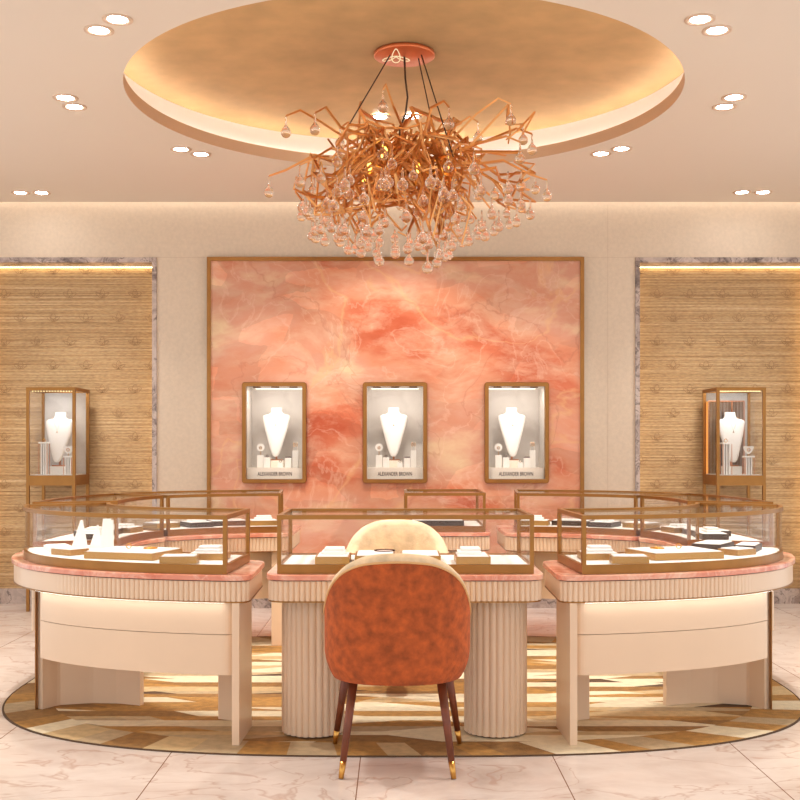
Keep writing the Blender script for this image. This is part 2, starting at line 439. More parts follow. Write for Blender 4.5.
# ---------------------------------------------------------------- room shell
struct('floor', MB().box(-4.3, 4.3, -1.2, 9.1, -0.1, 0), M['floor'])
# ceiling with round opening
RC, RCX, RCY = 1.46, 0.04, 6.0
mb = MB(); NN = 128
xs0, xs1, ys0, ys1 = -4.3, 4.3, -1.2, 8.47
ring = []; outer = []
for k in range(NN):
    a = 2 * PI * k / NN; dx, dy = math.cos(a), math.sin(a)
    ring.append((RCX + RC * dx, RCY + RC * dy))
    t = min([(xs1 - RCX) / dx if dx > 1e-9 else 1e9, (xs0 - RCX) / dx if dx < -1e-9 else 1e9, (ys1 - RCY) / dy if dy > 1e-9 else 1e9, (ys0 - RCY) / dy if dy < -1e-9 else 1e9])
    outer.append((RCX + t * dx, RCY + t * dy))
# add exact rectangle corners by snapping the closest outer points
for c in ((xs0, ys0), (xs0, ys1), (xs1, ys0), (xs1, ys1)):
    k = min(range(NN), key=lambda i: (outer[i][0] - c[0]) ** 2 + (outer[i][1] - c[1]) ** 2); outer[k] = c
vs = [(*p, H) for p in ring] + [(*p, H) for p in outer]
mb.add(vs, [(k, (k + 1) % NN, NN + (k + 1) % NN, NN + k) for k in range(NN)])
vs = [(*p, H) for p in ring] + [(*p, H + 0.07) for p in ring]
mb.add(vs, [(k, (k + 1) % NN, NN + (k + 1) % NN, NN + k) for k in range(NN)], 1, True)
# outer edge face towards the slot
mb.add([(xs0, ys1, H), (xs1, ys1, H), (xs1, ys1, H + 0.1), (xs0, ys1, H + 0.1)], [(0, 1, 2, 3)])
ceil = build('ceiling', mb, [M['ceiling'], M['lip']], recalc=False); ceil['kind'] = 'structure'
mb = MB(); R2 = 1.555; ZG = 3.29
r1 = [(RCX + RC * math.cos(2 * PI * k / NN), RCY + RC * math.sin(2 * PI * k / NN)) for k in range(NN)]
r2 = [(RCX + R2 * math.cos(2 * PI * k / NN), RCY + R2 * math.sin(2 * PI * k / NN)) for k in range(NN)]
mb.add([(*p, H + 0.07) for p in r1] + [(*p, H + 0.07) for p in r2] + [(*p, ZG) for p in r2], [(l * NN + k, l * NN + (k + 1) % NN, l * NN + NN + (k + 1) % NN, l * NN + NN + k) for l in (0, 1) for k in range(NN)], 0, True)
build('cove_wall', mb, M['cove'], ceil, recalc=False)
DOME = 0.05
def dome_z(x, y): return ZG + DOME * max(0.0, 1 - ((x - RCX) ** 2 + (y - RCY) ** 2) / R2 ** 2)
mb = MB(); rings = [R2 + 0.02, R2, 1.4, 1.2, 1.0, 0.8, 0.6, 0.4, 0.2]; vs = []
for r_ in rings:
    for k in range(NN):
        p = (RCX + r_ * math.cos(2 * PI * k / NN), RCY + r_ * math.sin(2 * PI * k / NN)); vs.append((*p, dome_z(*p)))
vs.append((RCX, RCY, ZG + DOME)); n9 = len(rings) - 1
fs = [(l * NN + k, l * NN + (k + 1) % NN, l * NN + NN + (k + 1) % NN, l * NN + NN + k) for l in range(n9) for k in range(NN)]
fs += [(n9 * NN + k, n9 * NN + (k + 1) % NN, len(vs) - 1) for k in range(NN)]
mb.add(vs, fs, 0, True)
build('gold_dome', mb, M['gold'], ceil)
mb = MB(); mb.rail(circle(RCX, RCY, 1.505, 96), 0.012, H + 0.0712, H + 0.077); build('light_strip', mb, M['led_cove'], ceil)
mb = MB().box(-4.3, 4.3, 8.49, 8.50, H + 0.05, H + 0.075); build('light_strip', mb, M['led_slot'], ceil)
mb = MB().box(-4.3, 4.3, 8.47, 8.72, H + 0.1, H + 0.13); build('slot_lid', mb, M['cove'], ceil)

def wall_grid(mb, x0, x1, z0, z1, y0, y1, holes, mi=0):
    xs = sorted({x0, x1, *[h[0] for h in holes], *[h[1] for h in holes]}); zs = sorted({z0, z1, *[h[2] for h in holes], *[h[3] for h in holes]})
    for i in range(len(xs) - 1):
        for j in range(len(zs) - 1):
            cx, cz = (xs[i] + xs[i + 1]) / 2, (zs[j] + zs[j + 1]) / 2
            if any(h[0] < cx < h[1] and h[2] < cz < h[3] for h in holes): continue
            mb.box(xs[i], xs[i + 1], y0, y1, zs[j], zs[j + 1], mi)

SHX = [(-122.0) * 8.5 / F, (-1.0) * 8.5 / F, (121.0) * 8.5 / F]      # wall showcase centres
SW, SZ0, SZ1 = 0.49, 0.952, 1.7205
holes = [(x - SW / 2 + 0.012, x + SW / 2 - 0.012, SZ0 + 0.012, SZ1 - 0.012) for x in SHX]
AX0, AX1, AZ = 1.862, 3.20, 2.642
mb = MB()
wall_grid(mb, -4.3, 4.3, 0, H + 0.1, YW, YW + 0.12, holes + [(-AX1, -AX0, 0, AZ), (AX0, AX1, 0, AZ)])
wb = struct('wall_back', mb, M['wall'])
mb = MB()
for x in (1.62,): mb.box(x - 0.0015, x + 0.0015, YW - 0.001, YW + 0.002, 0.1, H)
for a, b in ((-AX0, -1.46), (1.46, AX0)): mb.box(a, b, YW - 0.001, YW + 0.002, 2.677, 2.680)
build('joint_lines', mb, M['joint'], wb)
for sx, side in ((-1, 'left'), (1, 'right')):
    s_ = lambda a, b: (min(sx * a, sx * b), max(sx * a, sx * b))
    struct('wall_alcove_' + side, MB().box(*s_(AX0 - 0.06, AX1 + 0.06), 8.80, 8.9, 0.0, AZ + 0.1), M['grass'])
    wa = bpy.data.objects['wall_alcove_' + side]
    mb = MB()
    row = 0; z = 2.62
    while z > 0.3:
        x = AX0 + 0.06 + (0.1285 if row % 2 else 0)
        while x < AX1:
            for lob in ((0, 0.066, 0.026), (-0.95, 0.064, 0.015), (0.95, 0.064, 0.015)):
                an, ln, wd = lob; pts = []
                for k in range(15):
                    t = k / 14; u = ln * (0.5 - 0.5 * math.cos(2 * PI * t)); v = wd * math.sin(2 * PI * t) * (0.75 + 0.25 * math.cos(2 * PI * t))
                    pts.append((sx * (x + u * math.sin(an) + v * math.cos(an)), 8.7995, z - 0.03 + u * math.cos(an) - v * math.sin(an)))
                mb.tube(pts, 0.0018, 4)
            x += 0.257
        row += 1; z -= 0.187
    build('lotus_motif_pattern', mb, M['motif'], wa)
    # side returns and soffit of the recess
    mb = MB(); mb.box(*s_(AX0 - 0.06, AX0), YW + 0.12, 8.8, 0, AZ + 0.1); mb.box(*s_(AX1, AX1 + 0.06), YW + 0.12, 8.8, 0, AZ + 0.1)
    build('alcove_return', mb, M['wall'], wa)
    mb = MB().box(*s_(AX0, AX1), YW - 0.001, 8.8, AZ - 0.004, AZ + 0.03); build('alcove_soffit', mb, M['marble'], wa)
    mb = MB().box(*s_(AX0 + 0.004, AX1 - 0.004), 8.780, 8.790, AZ - 0.0075, AZ - 0.0045); build('light_strip', mb, M['led_alcove'], wa)
    mb = MB().box(*s_(AX0 + 0.004, AX0 + 0.007), 8.74, 8.75, 0.3, AZ - 0.05); mb.box(*s_(AX1 - 0.010, AX1 - 0.004), 8.74, 8.75, 0.3, AZ - 0.05)
    build('side_light_strip', mb, M['led_side'], wa)
    mb = MB(); mb.box(*s_(AX0 - 0.032, AX0 + 0.002), YW - 0.012, YW + 0.0, 0, AZ + 0.035); mb.box(*s_(AX0 + 0.002, AX1), YW - 0.012, YW, AZ - 0.003, AZ + 0.035)
    mb.box(*s_(AX1, AX1 + 0.034), YW - 0.012, YW, 0, AZ + 0.035)
    t = struct('trim_1' if sx < 0 else 'trim_2', mb, M['marble'])
    struct('baseboard_' + side, MB().box(*s_(AX0, AX1), 8.775, 8.80, 0, 0.118), M['marble'])
    struct('wall_' + side, MB().box(*s_(4.3, 4.4), 7.4, 9.1, 0, H + 0.1), M['wall'])
mb = MB(); mb.box(-AX0 + 0.035, -1.46, YW - 0.015, YW, 0, 0.118); mb.box(1.46, AX0 - 0.035, YW - 0.015, YW, 0, 0.118); mb.box(-1.445, 1.445, YW - 0.035, YW, 0, 0.1)
struct('baseboard_back', mb, M['marble'])

# rose stone feature panel
PX0, PX1, PZ1 = -1.441, 1.434, 2.676
mb = MB(); wall_grid(mb, PX0 + 0.03, PX1 - 0.03, 0.102, PZ1 - 0.03, YW - 0.03, YW - 0.001, holes)
pan = build('stone_wall_panel', mb, M['rose'])
tag(pan, 'large pink and orange quartz wall panel with bronze edge behind the showcases', 'wall panel')
mb = MB(); mb.box(PX0, PX0 + 0.03, YW - 0.04, YW - 0.001, 0.102, PZ1); mb.box(PX1 - 0.03, PX1, YW - 0.04, YW - 0.001, 0.102, PZ1); mb.box(PX0 + 0.03, PX1 - 0.03, YW - 0.04, YW - 0.001, PZ1 - 0.03, PZ1)
build('edge_frame', mb, M['bronze'], pan)

# ---------------------------------------------------------------- rug
RGX, RGY, RGA, RGB, RGN = 0.035, 5.85, 1.948, 1.435, 2.75
def clip_half(poly, p, n):
    out = []
    for i in range(len(poly)):
        a, b = poly[i - 1], poly[i]; da, db = (a - p).dot(n), (b - p).dot(n)
        if (da < 0) != (db < 0): out.append(a.lerp(b, da / (da - db)))
        if db >= 0: out.append(b)
    return out
def clip_convex(poly, hull):
    for i in range(len(hull)):
        a, b = hull[i - 1], hull[i]; d = b - a; poly = clip_half(poly, a, Vector((-d.y, d.x)))
        if len(poly) < 3: return []
    return poly
rug = thing('area_rug', 'oval rug with ochre, sand and cream parquet-like strips under the display counters', 'rug', (RGX, RGY, 0))
build('rug_backing', MB().prism(superell(RGX, RGY, RGA, RGB, RGN, 200), 0.0005, 0.004), M['rugedge'], rug)
mb = MB(); ZR = 0.0055
hull = superell(RGX, RGY, RGA * 0.885, RGB * 0.86, RGN, 90)
big = superell(RGX, RGY, RGA - 0.008, RGB - 0.008, RGN, 90)
y = RGY - RGB - 0.02; last = -1; row = 0
while y < RGY + RGB:
    hgt = R.choice((0.06, 0.075, 0.09, 0.105)); x = RGX - RGA - R.uniform(0, 0.5); sl = R.choice((-1, 1)) * R.uniform(0.1, 0.35)
    row += 1
    while x < RGX + RGA + 0.3:
        w = R.uniform(0.35, 1.0); s2 = R.choice((-1, 1)) * R.uniform(0.08, 0.4)
        c = R.choice([k for k in (0, 0, 1, 1, 2, 3, 4) if k != last]); last = c
        q = [Vector((x, y)), Vector((x + w, y)), Vector((x + w + s2, y + hgt)), Vector((x + sl, y + hgt))]
        if area(q) > 0 and s2 + w - sl > 0.02:
            P = clip_convex(q, hull)
            if len(P) >= 3: mb.add([(*p, ZR) for p in P], [tuple(range(len(P)))], c)
        x += w; sl = s2
    y += hgt
# border of slanted blocks
NB = 84; full = resample(big, 2 * NB, True); inn = resample(hull, 2 * NB, True)
def nearest(p): return min(range(len(inn)), key=lambda i: (inn[i] - p).length)
i0 = nearest(full[0]); last = -1; k = 0
inn = inn[i0:] + inn[:i0]
while k < 2 * NB:
    w = R.choice((2, 3, 3, 4)); w = min(w, 2 * NB - k); c = R.choice([t for t in (0, 0, 1, 2, 3, 4) if t != last]); last = c
    o_ = [full[(k + j) % (2 * NB)] for j in range(w + 1)]; i_ = [inn[(k + j - 1) % (2 * NB)] for j in range(w + 1)]
    q = o_ + i_[::-1]; mb.add([(*p, ZR) for p in q], [tuple(range(len(q)))], c); k += w
o = build('rug_pile', mb, [M['rug0'], M['rug1'], M['rug2'], M['rug3'], M['rug4']], rug, recalc=False)
for p in o.data.polygons:
    if p.normal.z < 0: p.flip()
mb = MB(); mb.rail(superell(RGX, RGY, RGA - 0.004, RGB - 0.004, RGN, 160), 0.004, 0.003, 0.0062); build('rug_binding', mb, M['rugedge'], rug)
ZF = 0.0064

# ---------------------------------------------------------------- counters
def glass_case(parent, outline_paths, corners, z0=ZT + 0.0005):
    """outline_paths: closed path of the case; corners: post positions"""
    loop = outline_paths
    mb = MB(); mb.rail(loop, 0.016, z0, ZD + 0.006); mb.rail(loop, 0.018, ZC - 0.018, ZC)
    g = build('glass_case', mb, M['bronze'], parent)
    for c in corners:
        m = MB(); m.rbox(c[0], c[1], ZD + 0.006, ZC - 0.018, 0.017, 0.017, c[2] if len(c) > 2 else 0); build('post', m, M['bronze'], g)
    m = MB(); m.prism(offset(loop, -0.009), z0, ZD); build('deck', m, M['white'], g)
    m = MB(); m.rail(loop, 0.004, ZD + 0.006, ZC - 0.018); build('side_pane', m, M['pane'], g)
    m = MB(); m.prism(offset(loop, -0.009), ZC - 0.010, ZC - 0.005); build('top_pane', m, M['pane'], g)
    return g

def counter_top(parent, outline, fl_mask):
    build('stone_top', MB().prism(outline, ZT - 0.022, ZT, bev=0.003), M['top'], parent)
    build('shadow_gap', MB().prism(offset(outline, -0.018), ZT - 0.027, ZT - 0.022), M['shadowgap'], parent)
    ap = offset(outline, -0.010)
    build('fluted_apron', MB().prism(fluted(ap, 0.0225, 0.009, fl_mask, 8), ZA, ZT - 0.027), M['cream'], parent)
    build('apron_trim', MB().prism(offset(outline, -0.008), ZA - 0.006, ZA), M['bronze'], parent)

def straight_counter(name, label, x0, x1, y0, y1, case, columns):
    t = thing(name, label, 'display counter', ((x0 + x1) / 2, (y0 + y1) / 2, 0), 'jewellery display counters')
    out = round_join([[(x0, y0), (x1, y0)], [(x1, y0), (x1, y1)], [(x1, y1), (x0, y1)], [(x0, y1), (x0, y0)]], 0.10)
    counter_top(t, out, lambda p, n: 1.0)
    a, b, c, d = case
    loop = [Vector((a, c)), Vector((b, c)), Vector((b, d)), Vector((a, d))]
    glass_case(t, loop, [(a, c), (b, c), (b, d), (a, d)])
    for (cx, cy, r) in columns:
        cl = build('column', MB().prism(fluted(circle(cx, cy, r, 120), 0.0305, 0.009, per=10), ZF + 0.007, ZA - 0.006, sm=False), M['cream'], t)
        build('plinth', MB().prism(circle(cx, cy, r - 0.012, 60), ZF, ZF + 0.007), M['shadowgap'], cl)
    return t
fc = straight_counter('display_counter', 'straight display counter on two fluted columns directly behind the rust velvet chair', -0.54, 0.614, 4.58, 5.19, (-0.483, 0.562, 4.635, 5.125), [(-0.355, 4.80, 0.131), (0.426, 4.80, 0.131)])
rc = straight_counter('display_counter', 'small straight display counter behind the cream chair back, nearest the pink panel', 0.02, 0.59, 6.88, 7.58, (0.062, 0.545, 6.92, 7.53), [(0.16, 7.2, 0.11), (0.45, 7.2, 0.11)])

CY = 6.0
def sup_path(a, bf, br, n, N=1600):
    """left half from front centre round to rear centre"""
    out = []
    for k in range(N + 1):
        t = -PI / 2 - PI * k / N; c, s = math.cos(t), math.sin(t)
        out.append(Vector((CX - a * abs(c) ** (2 / n), CY + math.copysign((bf if s < 0 else br) * abs(s) ** (2 / n), s))))
    return out
OUT = sup_path(1.945, 1.465, 1.60, 2.8); INN = sup_path(1.46, 0.835, 0.865, 3.0)
def seg(P, c0, c1):
    i0 = next(i for i, p in enumerate(P) if c0(p)); i1 = next(i for i in range(i0, len(P)) if c1(P[i]))
    return resample(P[i0:i1 + 1], 60)
gap = 0.006
SEGS = {
 'front': (seg(OUT, lambda p: p.x <= -0.588, lambda p: p.y >= 5.62 - gap), seg(INN, lambda p: p.x <= -0.60, lambda p: p.y >= 5.84 - gap)),
 'side': (seg(OUT, lambda p: p.y >= 5.62 + gap, lambda p: p.y >= 6.93 - gap), seg(INN, lambda p: p.y >= 5.84 + gap, lambda p: p.y >= 6.52 - gap)),
 'rear': None,
}
def rear_seg(xe): return (seg(OUT, lambda p: p.y >= 6.93 + gap, lambda p: p.y > CY and p.x >= xe), seg(INN, lambda p: p.y >= 6.52 + gap, lambda p: p.y > CY and p.x >= xe))
def mir(p): return Vector((2 * CX - p[0], p[1]))

class Ribbon:
    def __init__(s, out, inn, right):
        s.o = [mir(p) if right else V2(p) for p in out]; s.i = [mir(p) if right else V2(p) for p in inn]
        s.lo, s.li = plen(s.o), plen(s.i)
    def row(s, t, u0=0.0, u1=1.0, n=60):
        P = [a.lerp(b, t) for a, b in zip(s.i, s.o)]; L = plen(P)
        return resample(cut(P, max(0, u0) * L, min(1, u1) * L), n)
    def pt(s, u, t): return s.row(t, u, min(1, u + 0.01), 2)[0] if u < 0.99 else s.row(t, 0, 1)[-1]
    def paths(s, t0, t1, u0, u1):
        A = s.row(t1, u0, u1); B = s.row(t0, u0, u1)[::-1]
        return [A, [A[-1], B[0]], B, [B[-1], A[0]]]
    def dir(s, u, t):
        a, b = s.pt(max(0, u - 0.02), t), s.pt(min(0.98, u + 0.02), t); return math.atan2(b.y - a.y, b.x - a.x)

RIB = {}
def curved_counter(key, right, label):
    rb = Ribbon(*(SEGS[key] or rear_seg(-0.60 if right else -0.64)), right); RIB[(key, right)] = rb
    c = rb.pt(0.5, 0.5)
    t = thing('display_counter', label, 'display counter', (c.x, c.y, 0), 'jewellery display counters')
    outline = round_join(rb.paths(0, 1, 0, 1), 0.085)
    sg = -1 if right else 1
    cen = Vector((CX, CY))
    if key == 'front':
        mask = lambda p, n: max(0.0, min(1.0, (1.52 - abs(p.x - CX)) / 0.18)) if n.y < -0.3 else 0.0
    else:
        mask = lambda p, n: 1.0
    counter_top(t, outline, mask)
    mt = 0.055 / 0.6
    ul, ur = 0.10 / rb.lo, 1 - 0.05 / rb.lo
    if key == 'front': u0, u1, t0, t1 = 0.115 / rb.lo, 1 - 0.16 / rb.lo, 0.12, 0.93
    else: u0, u1, t0, t1 = 0.10 if key == 'side' else 0.02, 0.975 if key == 'side' else 0.90, 0.10, 0.91
    A = rb.row(t1, u0, u1, 48)
    if key == 'front': A = [p.lerp(q, (k / 47) ** 3) for k, (p, q) in enumerate(zip(A, rb.row(0.865, u0, u1, 48)))]
    B = rb.row(t0, u0, u1, 48)[::-1]
    loop = A + B
    ang = lambda p, q: math.atan2(q.y - p.y, q.x - p.x)
    cs = [(*A[0], ang(A[0], A[1])), (*A[-1], ang(A[-2], A[-1])), (*B[0], ang(B[0], B[1])), (*B[-1], ang(B[-2], B[-1]))]
    glass_case(t, loop, cs)
    # cabinet body with a joint line, washed by an LED strip
    b0, b1 = (0.075 / rb.lo, 1 - 0.68 / rb.lo) if key == 'front' else (0.06, 0.94)
    for nm, z0, z1, ins in (('upper_cabinet', 0.452, ZA - 0.006, 0), ('lower_cabinet', 0.284, 0.4495, 0)):
        build(nm, MB().prism(round_join(rb.paths(0.22, 0.935, b0, b1), 0.05), z0, z1, bev=0.0), M['cream'], t)
    strip = rb.row(0.973, b0 + 0.02, b1 - 0.02, 40)
    if key == 'front':
        build('light_strip', MB().rail(strip, 0.012, ZA - 0.0068, ZA - 0.0061, False), M['led'], t)
    # legs
    def leg(path, trim=False):
        P = resample(path, 24)
        l = build('leg', MB().rail(P, 0.03, ZF, ZA - 0.006, False), M['cream'], t)
        if trim:
            p = V2(path[0]); d = (V2(path[0]) - V2(path[1])).normalized()
            build('bronze_edge', MB().rbox(p.x - sg * 0.0175, p.y, ZF, ZA - 0.0065, 0.004, 0.032), M['bronze'], l)
    fl = (lambda L: [mir(p) for p in L]) if right else (lambda L: [V2(p) for p in L])
    if key == 'front':
        leg(fl([(-0.655, 4.57), (-0.643, 4.88), (-0.68, 4.98), (-0.79, 5.03)]))
        leg(fl([(-1.655, 5.21), (-1.60, 5.30), (-1.45, 5.345), (-1.32, 5.335), (-1.2, 5.29)]), True)
    else:
        for (ua, ub) in ((0.84, 0.94), (0.16, 0.06)):
            leg([rb.pt(ua, 0.10), rb.pt(ub, 0.10), rb.pt(ub, 0.40), rb.pt(ub, 0.75)])
    return t
for right, sd in ((False, 'left'), (True, 'right')):
    curved_counter('front', right, f'curved display counter with glowing underside at the front {sd} of the counter ring')
    curved_counter('side', right, f'curved display counter on the {sd} flank, in front of the {sd} tower showcase')
    curved_counter('rear', right, f'curved display counter at the rear {sd}, before the pink wall panel')

# ---------------------------------------------------------------- trays in the cases
def tray(loc, w, d, h, rot, label, group, side='trayside', pads=1, name='display_tray', ins=0.010):
    t = thing(name, label, 'tray', (0, 0, 0), group)
    hw = 0.007
    mb = MB(); loop = [(-w / 2 + hw / 2, -d / 2 + hw / 2), (w / 2 - hw / 2, -d / 2 + hw / 2), (w / 2 - hw / 2, d / 2 - hw / 2), (-w / 2 + hw / 2, d / 2 - hw / 2)]
    mb.rail(loop, hw, 0, h); mb.box(-w / 2 + hw, w / 2 - hw, -d / 2 + hw, d / 2 - hw, 0, h * 0.3)
    build('tray_body', mb, M[side], t)
    build('pad', MB().rbox(0, 0, h * 0.3 + 0.0002, h + 0.004, w - 2 * hw - 0.001, d - 2 * hw - 0.001, bev=0.003), M['card'], t)
    t.location = loc; t.rotation_euler = (0, 0, rot)
    return t
def pad_stack(loc, w, d, n, rot, label, group):
    t = thing('pad_stack', label, 'display pad', (0, 0, 0), group); z = 0
    for k in range(n):
        build('pad', MB().rbox(0.004 * k, 0, z, z + 0.013, w * (1 - 0.16 * k), d * (1 - 0.2 * k), bev=0.003), M['card'], t); z += 0.0135
    t.location = loc; t.rotation_euler = (0, 0, rot); return t
def ringobj(name, loc, r, tr, rx, label, cat, group, m='gem', stone_r=0.0):
    mb = MB(); pts = [(r * math.cos(2 * PI * k / 28), r * math.sin(2 * PI * k / 28), 0) for k in range(28)]
    if rx: pts = [(p[0], p[2], p[1] + r) for p in pts]
    else: pts = [(p[0], p[1], tr) for p in pts]
    mb.tube(pts, tr, 6, closed=True)
    t = thing(name, label, cat, (0, 0, 0), group)
    build('band', mb, M[m], t)
    if stone_r: build('gemstone', MB().lathe([(0.0004, -stone_r), (stone_r, 0), (stone_r * 0.6, stone_r * 0.6)], (0, 0, 2 * r + stone_r * 0.8), 8, sm=False), M['crystal'], t)
    t.location = loc; return t
G = 'trays in the glass counter cases'
E = 0.0006
def at(px, py, z=ZD):   # point of the photograph's sight line on the plane z, used once to read off positions
    d = (HC - z) * F / (py - HY); return ((px - VX) * d / F, d)
z0 = ZD + E
# front straight counter
tray((-0.268, 4.80, z0), 0.145, 0.20, 0.030, 0, 'brass tray with stacked white pads, left end of the straight front counter', G)
pad_stack((-0.268, 4.82, z0 + 0.0346), 0.10, 0.11, 2, 0, 'two white pads stacked in the left brass tray of the straight front counter', 'stacked white pads')
tray((-0.09, 4.86, z0), 0.17, 0.24, 0.030, 0, 'brass tray holding the bracelet, left of centre in the straight front counter', G)
tray((0.105, 4.86, z0), 0.17, 0.24, 0.030, 0, 'empty brass tray right of centre in the straight front counter', G)
tray((0.325, 4.80, z0), 0.145, 0.20, 0.030, 0, 'brass tray with stacked white pads, right end of the straight front counter', G)
pad_stack((0.315, 4.82, z0 + 0.0346), 0.10, 0.11, 2, 0, 'two white pads stacked in the right brass tray of the straight front counter', 'stacked white pads')
ringobj('bracelet', (-0.05, 4.93, z0 + 0.0346), 0.045, 0.0025, False, 'slim oval bracelet lying on the white tray of the straight front counter', 'bracelet', None, 'steel')
# front curved counters
def front_set(right):
    sg = 1 if right else -1
    sd = 'right' if right else 'left'
    f = lambda x: (CX + sg * x)
    tr = lambda x, y, w, d, h, rot, lab, side='trayside': tray((f(x), y, z0), w, d, h, sg * rot, lab, G, side)
    tr(0.855, 4.93, 0.16, 0.13, 0.028, 0.05, f'brass tray carrying white pads, nearest the centre in the front {sd} curved case')
    pad_stack((f(0.855), 4.93, z0 + 0.0326), 0.11, 0.09, 2, sg * 0.05, f'white pads on the tray nearest the centre in the front {sd} curved case', 'stacked white pads')
    tr(0.955, 4.76, 0.155, 0.10, 0.03, -0.06, f'small brass block tray by the front glass of the front {sd} curved case')
    tr(1.21, 5.02, 0.34, 0.27, 0.03, 0.30, f'largest white-topped brass tray in the front {sd} curved case')
    tr(1.53, 5.14, 0.13, 0.11, 0.026, 0.6, f'small brass tray beside the corner post of the front {sd} curved case')
    ringobj('ring', (f(1.24), 5.05, z0 + 0.0346), 0.011, 0.002, True, f'gold ring on the largest tray in the front {sd} curved case', 'ring', 'rings on trays')
    ringobj('bracelet', (f(1.14), 5.04, z0 + 0.0346), 0.03, 0.003, False, f'thin bracelet on the largest tray in the front {sd} curved case', 'bracelet', 'bracelets on trays')
    if right:
        tr(1.64, 5.33, 0.18, 0.10, 0.03, 1.1, 'dark tray with white pad near the outer glass of the front right curved case', 'traydark')
        tr(1.50, 5.42, 0.22, 0.14, 0.03, 1.0, 'dark white-topped tray in the middle of the front right curved case', 'traydark')
    else:
        tr(1.64, 5.33, 0.18, 0.11, 0.022, 1.1, 'long low white tray near the outer glass of the front left curved case', 'card')
front_set(False); front_set(True)
# white necklace cones and ring stands inside the left case
def cone_stand(x, y, h, w, label, lean):
    t = thing('necklace_cone', label, 'display stand', (0, 0, 0), 'white display cones')
    build('cone', MB().prism([(-w / 2, -w * 0.35), (w / 2, -w * 0.35), (w * 0.3, w * 0.35), (-w * 0.3, w * 0.35)], 0, 0.012), M['card'], t)
    mb = MB(); a = [(-w * .45, -w * .3, .0125), (w * .45, -w * .3, .0125), (w * .28, w * .3, .0125), (-w * .28, w * .3, .0125)]
    b = [(-w * lean, w * .02, h), (w * lean, w * .02, h), (w * lean, w * .22, h), (-w * lean, w * .22, h)]
    mb.add(a + b, [(3, 2, 1, 0), (4, 5, 6, 7)] + [(i, (i + 1) % 4, 4 + (i + 1) % 4, 4 + i) for i in range(4)])
    build('slope', mb, M['card'], t); t.location = (x, y, z0); t.rotation_euler = (0, 0, R.uniform(-0.3, 0.3)); return t
cone_stand(-1.535, 5.46, 0.135, 0.085, 'tall pointed white cone stand, leftmost of the four in the left glass case', 0.05)
cone_stand(-1.46, 5.475, 0.11, 0.07, 'shorter pointed white cone stand, second of the four in the left glass case', 0.05)
cone_stand(-1.40, 5.42, 0.145, 0.065, 'blunt white upright stand, third of the four in the left glass case', 0.28)
cone_stand(-1.365, 5.325, 0.145, 0.065, 'blunt white upright stand, rightmost of the four in the left glass case', 0.28)

words = ['first', 'second', 'third', 'fourth', 'fifth']
for key, us, sds in (('side', (0.30, 0.54, 0.78), 'side'), ('rear', (0.79, 0.57, 0.36, 0.15), 'rear')):
    for right, sd in ((False, 'left'), (True, 'right')):
        rb = RIB[(key, right)]
        for k, u in enumerate(us):
            w, d = ((0.18, 0.14), (0.23, 0.20), (0.15, 0.17), (0.17, 0.15))[k % 4]
            p = rb.pt(u, 0.42 if k % 2 == 0 else 0.52)
            tray((p.x, p.y, z0), w, d, 0.03, rb.dir(u, 0.5), f'{words[k]} white-topped tray from the ' + ('centre' if key == 'rear' else 'front') + f' end of the {sd} {sds} counter case', G, 'trayside' if (k + (key == 'side')) % 3 == 0 else 'traydark')
            if k % 2 == 0:
                pad_stack((p.x, p.y, z0 + 0.0346), w * 0.6, d * 0.55, 1 + (k == 0), rb.dir(u, 0.5), f'white pad on the {words[k]} tray from the ' + ('centre' if key == 'rear' else 'front') + f' end of the {sd} {sds} counter case', 'stacked white pads')
tray((0.26, 7.12, z0), 0.33, 0.24, 0.034, 0, 'wide dark tray in the small rear straight counter case', G, 'traydark')
tray((0.19, 7.40, z0), 0.14, 0.12, 0.03, 0, 'small dark tray at the back of the small rear straight counter case', G, 'traydark')

